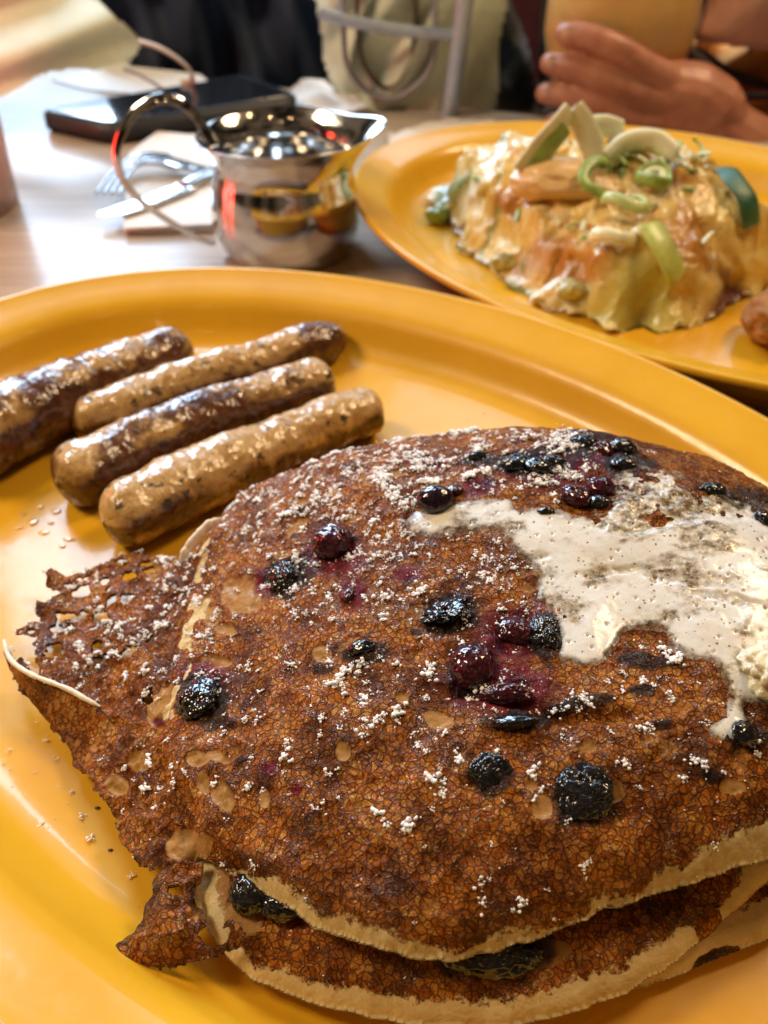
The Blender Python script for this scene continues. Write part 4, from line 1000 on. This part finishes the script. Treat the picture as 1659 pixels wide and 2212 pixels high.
tag(standing('backpack', [(1010, -60), (1060, -60), (1115, 20), (1150, 120), (1160, 300), (1020, 300), (1000, 200)], lambda U, Vv: 70 + 1.5 * np.sin(U / 22.) * np.sin(Vv / 30.), 4, mat_black, sm=3), 'black and grey backpack standing beyond the table right of the chair post', 'backpack')
tag(standing('bench_back', [(1060, -120), (1240, -120), (1240, 330), (1060, 330)], lambda U, Vv: 82 + 0 * U, 4, fab('maroon_vinyl', (.07, .012, .016), .5, .2), sm=0), 'maroon padded bench back behind the backpack and the hand', 'bench')
tag(standing('room_wall', [(-900, -1150), (2600, -1150), (2600, 560), (-900, 560)], lambda U, Vv: 235 + 0 * U, 3, fab('dim_wall', (.05, .035, .03), .8, .4, .05), sm=0, step=60), 'dim brown wall of the room far behind the table', 'wall', kind='structure')
bpy.data.objects['room_wall'].pop('category', None) if 'room_wall' in bpy.data.objects else None

# ------------------------------------------------------------------ drinking glass and person
dg = empty('drinking_glass', 'wide glass of orange drink held in the hand behind the far plate', 'glass', aty(1312, 262, 61.5))
bz = TZ; gx = aty(1316, 200, 61.5)[0]
def lathe(name, prof, cx, cy, cz, mat, parent, n=72):
    ph = np.linspace(0, 2 * math.pi, n, endpoint=False)
    V = np.array([np.c_[max(r, .001) * np.cos(ph), max(r, .001) * np.sin(ph), np.full(n, z)] for r, z in prof]).reshape(-1, 3) + [cx, cy, cz]
    o = raw_mesh(name, V, [grid_faces(len(prof), n, False, True)], mat); adopt(parent, o); return o
mat_glass = plain('clear_glass', (.97, .97, 1.0), .02, 0, .0, 1, 0, Transmission_Weight=1.0, IOR=1.12)
mat_drink = plain('orange_drink', (.84, .50, .15), .35, 0, .15, .3, 0, Subsurface_Weight=.2, Subsurface_Scale=.01)
lathe('vessel', [(0, 0), (4.2, 0), (4.5, .4), (4.9, 5), (5.2, 12), (5.1, 12.1), (4.95, 12), (4.65, 5), (4.2, .9), (0, .8)], gx, 61.5, TZ, mat_glass, dg)
lathe('drink', [(0, .85), (4.1, .95), (4.58, 5), (4.8, 10.5), (0, 10.5)], gx, 61.5, TZ, mat_drink, dg)

pe = empty('person', 'person across the table in orange top and pink shirt, holding the glass', 'person', at(1560, 290, TZ))
mat_skin = M('skin'); mat_skin.set(Base_Color=mat_skin.ramp(mat_skin.noise(.8, 5, .6), (.3, (.36, .125, .07)), (.7, (.56, .25, .15))), Roughness=.42, Subsurface_Weight=.15, Subsurface_Scale=.006)
mat_skin.bump(mat_skin.noise(6, 5, .6), .02, .6); mat_skin = mat_skin.m
def limb(pts, rs, k=14):
    p = spline([q for q in pts], 6, False); r = np.interp(np.linspace(0, 1, len(p)), np.linspace(0, 1, len(rs)), rs)
    parts = [tube(p, r, k)]
    for e, q in ((0, r[0]), (-1, r[-1])):
        V, F = ICO[2]; parts.append((V * q * .99 + p[e], [F]))
    return parts
hd = []
Y0 = 56.2
hd += limb([aty(1222, 74, Y0 + .6), aty(1280, 84, Y0), aty(1338, 108, Y0 - .3), aty(1398, 146, Y0), aty(1450, 180, Y0 + .4)], [.66, .76, .80, .84, 1.05])
hd += limb([aty(1188, 138, Y0 + .7), aty(1240, 148, Y0), aty(1300, 172, Y0 - .4), aty(1372, 204, Y0 - .2), aty(1440, 220, Y0 + .3)], [.64, .74, .80, .86, 1.05])
hd += limb([aty(1178, 202, Y0 + .6), aty(1234, 212, Y0), aty(1300, 234, Y0 - .4), aty(1370, 256, Y0 - .2), aty(1440, 262, Y0 + .3)], [.62, .70, .76, .82, 1.0])
hd += limb([aty(1196, 262, Y0 + .6), aty(1250, 274, Y0), aty(1310, 288, Y0 - .3), aty(1380, 294, Y0), aty(1440, 290, Y0 + .3)], [.54, .62, .68, .76, .95])
hd += limb([aty(1290, 60, Y0 + 9.5), aty(1350, 90, Y0 + 8.5), aty(1420, 130, Y0 + 5), aty(1460, 180, Y0 + 2)], [.85, .95, 1.1, 1.3])      # thumb, behind the glass
hd += limb([aty(1425, 190, Y0 + .8), aty(1490, 205, Y0 + .9), aty(1540, 240, Y0 + .9)], [1.5, 1.9, 2.0])
hd += limb([aty(1420, 245, Y0 + .8), aty(1490, 248, Y0 + .9), aty(1560, 285, Y0 + .9), aty(1680, 360, Y0 + 1.5), aty(1900, 470, Y0 + 3)], [1.5, 1.9, 1.9, 2.2, 2.6])
hd += limb([aty(1470, 180, Y0 + 1), aty(1530, 225, Y0 + 1.4), aty(1600, 300, Y0 + 1.6), aty(1700, 370, Y0 + 2)], [1.3, 1.6, 1.6, 1.8])
V, F = merge(hd)
o = raw_mesh('hand', V, F, mat_skin)
md = o.modifiers.new('union', 'REMESH'); md.mode = 'VOXEL'; md.voxel_size = .0014; md.use_smooth_shade = True
md = o.modifiers.new('soft', 'SMOOTH'); md.factor = .5; md.iterations = 3
adopt(pe, o)
mat_nail = plain('nail', (.72, .44, .36), .25, 0, .05, 3, 0, Coat_Weight=.5)
for u, v, dy in ((1226, 68, -.05), (1190, 132, .05), (1181, 197, .0)):
    lump('fingernail', aty(u, v, Y0 + dy), (.30, .12, .36), mat_nail, 7, .03, 3, 1, pe)
adopt(pe, standing('orange_top', [(1440, 60), (1560, 90), (1900, 60), (1900, 330), (1640, 320), (1560, 220), (1480, 130)], lambda U, Vv: 66 + 1.0 * np.sin(U / 30. + Vv / 16.), 3, fab('orange_knit', (.64, .27, .05), .85, .25, .4), sm=3))
adopt(pe, standing('pink_shirt', [(1470, -120), (1900, -120), (1900, 130), (1640, 110), (1560, 100), (1484, 70)], lambda U, Vv: 63 + .8 * np.sin(U / 46. + Vv / 40.), 3, fab('pink_cotton', (.78, .44, .34), .85, .15, .4), sm=3))
mat_cord = fab('dark_cord', (.03, .014, .010), .7, .3)
strand('cord', [(1472, -60), (1462, 40), (1456, 98), (1512, 138), (1560, 190), (1600, 250), (1640, 285), (1720, 300)], 60.5, .5, mat_cord, pe, (1, 1))
strand('cord', [(1456, 92), (1520, 120), (1580, 160), (1660, 184), (1760, 200)], 63.5, .3, mat_cord, pe, (1, 1))
strand('cord', [(1576, 205), (1620, 208), (1700, 205)], 62.0, .25, mat_cord, pe, (1, 1))

# ------------------------------------------------------------------ baked dish on the far plate
def dish_mat():
    m = M('melted_cheese')
    n = m.noise(.9, 6, .65, .6); f = m.noise(6, 5, .65)
    base = m.ramp(m.math('MULTIPLY_ADD', n, .65, m.math('MULTIPLY', f, .35)), (.30, (.46, .20, .04)), (.42, (.66, .38, .07)), (.54, (.76, .56, .18)), (.70, (.82, .70, .40)))
    br = m.ramp(f, (.3, (.34, .12, .012)), (.7, (.56, .26, .03)))
    col = m.mix(m.attr('brown'), base, br)
    col = m.mix(m.attr('green'), col, m.ramp(f, (.3, (.06, .12, .02)), (.7, (.34, .38, .12))))
    col = m.mix(m.attr('red'), col, m.ramp(f, (.3, (.05, .008, .004)), (.7, (.22, .04, .012))))
    col = m.mix(m.attr('white'), col, (.74, .68, .52)); col = m.mix(m.attr('olive'), col, (.50, .43, .10))
    m.set(Base_Color=col, Roughness=m.math('MULTIPLY_ADD', f, .3, .28), Coat_Weight=.6, Coat_Roughness=.11)
    m.bump(m.math('ADD', m.noise(2.2, 2, .6), m.math('MULTIPLY', m.noise(7, 1, .5), .8)), .040, 1.0); return m.m
mat_dish = dish_mat()
base_pts = [(932,425),(938,470),(975,522),(1050,580),(1140,636),(1225,690),(1320,722),(1440,718),(1545,690),(1600,652),(1659,630),(1760,600)]
crest = [(960,380,2.0),(1010,345,2.5),(1100,322,3.0),(1200,320,3.4),(1300,325,3.6),(1420,335,3.6),(1520,360,3.6),(1600,430,3.2),(1659,500,2.4),(1760,540,1.6)]
bpw = [at(u, v, .05) for u, v in base_pts]; crw = [at(*c) for c in crest]
bk = [(c[0] + 1.6, c[1] + 3.0) for c in crw][::-1]
DP = [p[:2] for p in bpw] + bk
mids = [(1000,440,2.0),(1080,500,1.9),(1180,560,1.9),(1300,600,1.7),(1400,620,1.5),(1100,400,2.9),(1250,430,3.2),(1400,460,3.1),(1500,520,2.6),(1560,600,1.4),(1300,520,2.6),(1450,560,2.4)]
DZ = TPS([(x, y, .45) for x, y, _ in bpw] + [(x, y, z) for x, y, z in crw] + [(x, y, .3) for x, y in bk] + uvz(mids), .2)
DD = {}
def dish_fn(X, Y):
    d = sdf(X, Y, DP) + .55 * fbm(X * .9, Y * .9, seed=201, o=4)
    z = DZ(X, Y); u, v, _ = proj(X, Y, z)
    lump_ = fbm(X * 1.1, Y * 1.1, seed=203, o=4, g=.6); f1, f2, cid = voro(X * .95, Y * .95, 204)
    smooth_ = ell(u, v, [(1350, 630, 120, 80), (1470, 420, 120, 90)], .4)
    z = z + (.42 * lump_ + .34 * (.5 - f1) + .12 * fbm(X * 3.2, Y * 3.2, seed=211, o=3)) * (1 - .75 * smooth_)
    z = z * sstep(-.2, 1.5, d) ** .7
    nz = .3 * fbm(X * 1.5, Y * 1.5, seed=205)
    A = dict(brown=ell(u, v, [(1180,530,70,30),(1260,565,70,36),(1485,500,46,56),(1440,395,66,18),(1100,440,50,20),(1520,560,40,20),(1440,700,60,14)], .5, nz),
        green=np.maximum(ell(u, v, [(975,385,46,26),(944,480,16,50),(1340,375,14,60),(1120,590,40,10)], .4, nz), .8 * sstep(.35, .5, fbm(X * 1.6, Y * 1.6, seed=207)) * (u < 1150)),
        red=ell(u, v, [(1590,620,54,64),(1085,290,20,10),(985,462,20,12)], .3, nz), white=np.maximum(ell(u, v, [(1092,572,36,18),(1228,622,46,30),(1010,405,30,20),(1040,540,30,12)], .4, nz), .35 * sstep(.3, .5, fbm(X * 1.2, Y * 1.2, seed=209))),
        olive=ell(u, v, [(1370,640,110,72)], .4, nz))
    DD['g'] = (X, Y, z, u, v)
    return z, np.full_like(z, .04), (d > 0) & (z > .06), A
V, F, A = sheet(min(p[0] for p in DP) - .5, max(p[0] for p in DP) + .5, min(p[1] for p in DP) - .5, max(p[1] for p in DP) + .5, .075, dish_fn)
V = rough3(V, .8, .55, 700, 2); V[:, 2] = np.maximum(V[:, 2], .03)
tag(raw_mesh('baked_dish', V, F, mat_dish, attrs=A), 'lumpy baked dish smothered in browned melted cheese on the far yellow plate', 'food')
gX, gY, gZ, gU, gV = DD['g']; gU, gV, gD = proj(gX, gY, gZ)
def dish_at(u, v, up=0):
    k = np.argmin((gU - u) ** 2 + (gV - v) ** 2 + (gZ < .1) * 1e6 + gD * 25); return np.array([gX.flat[k], gY.flat[k], gZ.flat[k] + up])
mat_sauce = plain('orange_sauce', (.74, .47, .20), .3, 0, .1, 1.5, .03, Coat_Weight=.4)
tag(lump('sauce', dish_at(1228, 402, .2), (2.2, 1.3, .85), mat_sauce, 3, .35, 5, 1.3), 'smooth dollop of pale orange sauce under the white onion pieces', 'sauce')
mat_white_on = plain('onion_white', (.80, .78, .52), .35, 0, .10, .8, .02, Coat_Weight=.3, Subsurface_Weight=.15, Subsurface_Scale=.004)
mat_green_on = plain('onion_green', (.30, .42, .09), .35, 0, .3, 2.0, .02, Coat_Weight=.3)
mat_leaf = plain('onion_leaf', (.035, .12, .055), .3, 0, .35, 3.0, .03, Coat_Weight=.4)
def stick(label, pts, r, mat, sq=(.35, 1), name='onion_slice'):
    P = [np.array(p) for p in pts]; V, F = tube(spline(P, 8, False), np.r_[r * .8, np.full((len(P) - 1) * 8 - 1, r), r * .8], 16, True, sq)
    return tag(raw_mesh(name, V, F, mat), label, 'onion', 'green onion pieces on the cheese')
Yd = dish_at(1200, 400)[1]
stick('long white and green onion shard leaning up at the left of the dish', [aty(1122, 372, Yd - .3), aty(1160, 320, Yd), aty(1205, 270, Yd + .3), aty(1232, 238, Yd + .6)], .44, mat_white_on, (1, .3))
stick('green inner face of onion leaning against the tallest white shard', [aty(1150, 372, Yd - .2), aty(1185, 320, Yd + .1), aty(1222, 272, Yd + .4)], .45, mat_green_on, (1, .25))
stick('white onion shard falling right from the peak of the pile', [aty(1234, 236, Yd + .7), aty(1258, 268, Yd + .6), aty(1282, 322, Yd + .4), aty(1290, 350, Yd + .3)], .50, mat_white_on, (1, .3))
stick('short pale onion shard lying right of the peak', [aty(1268, 276, Yd + 1), aty(1305, 272, Yd + 1), aty(1340, 284, Yd + 1)], .45, mat_white_on, (1, .4))
stick('thick curved white onion piece behind the green ring', [dish_at(1310, 372, .5), dish_at(1350, 352, .75), dish_at(1410, 348, .75), dish_at(1450, 366, .5)], .5, mat_white_on, (1, .6))
stick('long dark green leaf slice at the right edge of the dish', [dish_at(1560, 392, .5), dish_at(1580, 430, .7), dish_at(1605, 470, .7), dish_at(1618, 510, .4)], .48, mat_leaf, (.25, 1))
stick('slanted yellow green onion slice lying on the front of the cheese', [dish_at(1400, 495, .2), dish_at(1425, 545, .3), dish_at(1450, 590, .3), dish_at(1462, 610, .15)], .55, plain('onion_lime', (.50, .55, .14), .35, 0, .2, 2), (.3, 1))
stick('thin dark green sliver standing above the onion ring', [dish_at(1298, 380, .3), np.array(aty(1312, 345, Yd + .5)), np.array(aty(1330, 305, Yd + .6))], .32, mat_leaf, (.4, 1))
stick('green leaf strip at the back of the dish right of the peak', [aty(1330, 292, Yd + 3), aty(1380, 296, Yd + 3), aty(1440, 312, Yd + 3)], .4, mat_leaf, (.4, 1))
stick('pale lime onion strip at the back of the dish by the leaf', [aty(1380, 312, Yd + 2), aty(1420, 306, Yd + 2), aty(1475, 322, Yd + 2)], .45, mat_white_on, (.5, 1))
mat_lime_on = plain('onion_pale_green', (.52, .60, .22), .35, 0, .2, 2.0, .02, Coat_Weight=.3)
def ring(label, u, v, r, tilt, az, mat_o=mat_green_on, arc=1.0, up=.55, inner=True, sx=1.0):
    c = dish_at(u, v, up); a = np.linspace(0, 2 * math.pi * arc, 40); t = Matrix.Rotation(az, 3, 'Z') @ Matrix.Rotation(tilt, 3, 'X')
    P = np.array([list(t @ Vector((r * math.cos(q) * (1 + .12 * math.sin(3 * q)), sx * r * math.sin(q), .18 * r * math.sin(2 * q)))) for q in a]) + c
    V, F = tube(P, .15, 10, arc < 1, (1.7, .8)); e = empty('onion_ring', label, 'onion', tuple(c), 'green onion pieces on the cheese')
    adopt(e, raw_mesh('outer_layer', V, F, mat_o))
    if not inner: return e
    P2_ = (P - c) * .62 + c + [0, 0, .04]; V, F = tube(P2_, .11, 10, arc < 1, (1.0, 1.5)); adopt(e, raw_mesh('inner_layer', V, F, mat_white_on)); return e
ring('round green onion ring lying flat in the middle of the cheese', 1408, 410, .62, .15, .4)
ring('open curl of green onion left of the round ring', 1290, 420, .95, 1.0, 1.0, arc=.72, inner=False, sx=.75)
ring('small half ring of onion below the open curl', 1345, 466, .78, .35, 2.9, mat_lime_on, arc=.8, inner=False, sx=.7)
ring('flat pale onion crescent near the middle front of the cheese', 1318, 520, .8, .3, 3.3, mat_white_on, .5, .2)
mat_veg = plain('soft_vegetable', (.52, .44, .16), .3, 0, .3, 2, .03, Coat_Weight=.6)
parts = []; r2_ = np.random.RandomState(4)
for i in range(46):
    u = r2_.uniform(1330, 1520) if i < 26 else r2_.uniform(980, 1560); v = r2_.uniform(288, 350) if i < 26 else r2_.uniform(360, 560)
    c = dish_at(u, v, .12) if i >= 26 else np.array(aty(u, v, Yd + r2_.uniform(0, 3)))
    if i < 26: c = dish_at(u, v + 45, .25 + r2_.rand() * .4)
    a_, l_ = r2_.uniform(0, 6.28), r2_.uniform(.15, .4); dv_ = np.array([math.cos(a_), math.sin(a_), r2_.uniform(-.3, .6)]) * l_
    parts.append(tube([c - dv_, c + [0, 0, .06], c + dv_], r2_.uniform(.07, .15), 8, True, (.5, 1)))
for nm_, mt_, q_, lb_ in (('chopped_greens', mat_green_on, 0, 'small chopped bits of green onion scattered over the cheese'), ('chopped_onion', mat_white_on, 1, 'small pale bits of chopped onion scattered over the cheese')):
    V, F = merge(parts[q_::2]); tag(raw_mesh(nm_, V, F, mt_), lb_, 'onion', kind='stuff')
for i, (u, v, lab) in enumerate([(945, 470, 'green pepper piece at the far left tip of the dish'), (1090, 570, 'pale diced onion chunk at the front edge of the dish'), (1228, 628, 'white potato chunk at the front edge of the dish')]):
    tag(lump('vegetable_piece', dish_at(u, v, .1), (.55, .4, .35), [mat_green_on, mat_veg, mat_veg][i], 40 + i, .7, 4), lab, 'vegetable')
tag(lump('fried_potato', np.array(at(1668, 690, .9)), (.95, 1.4, .9), plain('fried_crust', (.42, .17, .03), .5, 0, .4, 5, .08), 60, .35, 5, 2.5), 'crisp brown fried potato piece at the right edge of the far plate', 'potato')
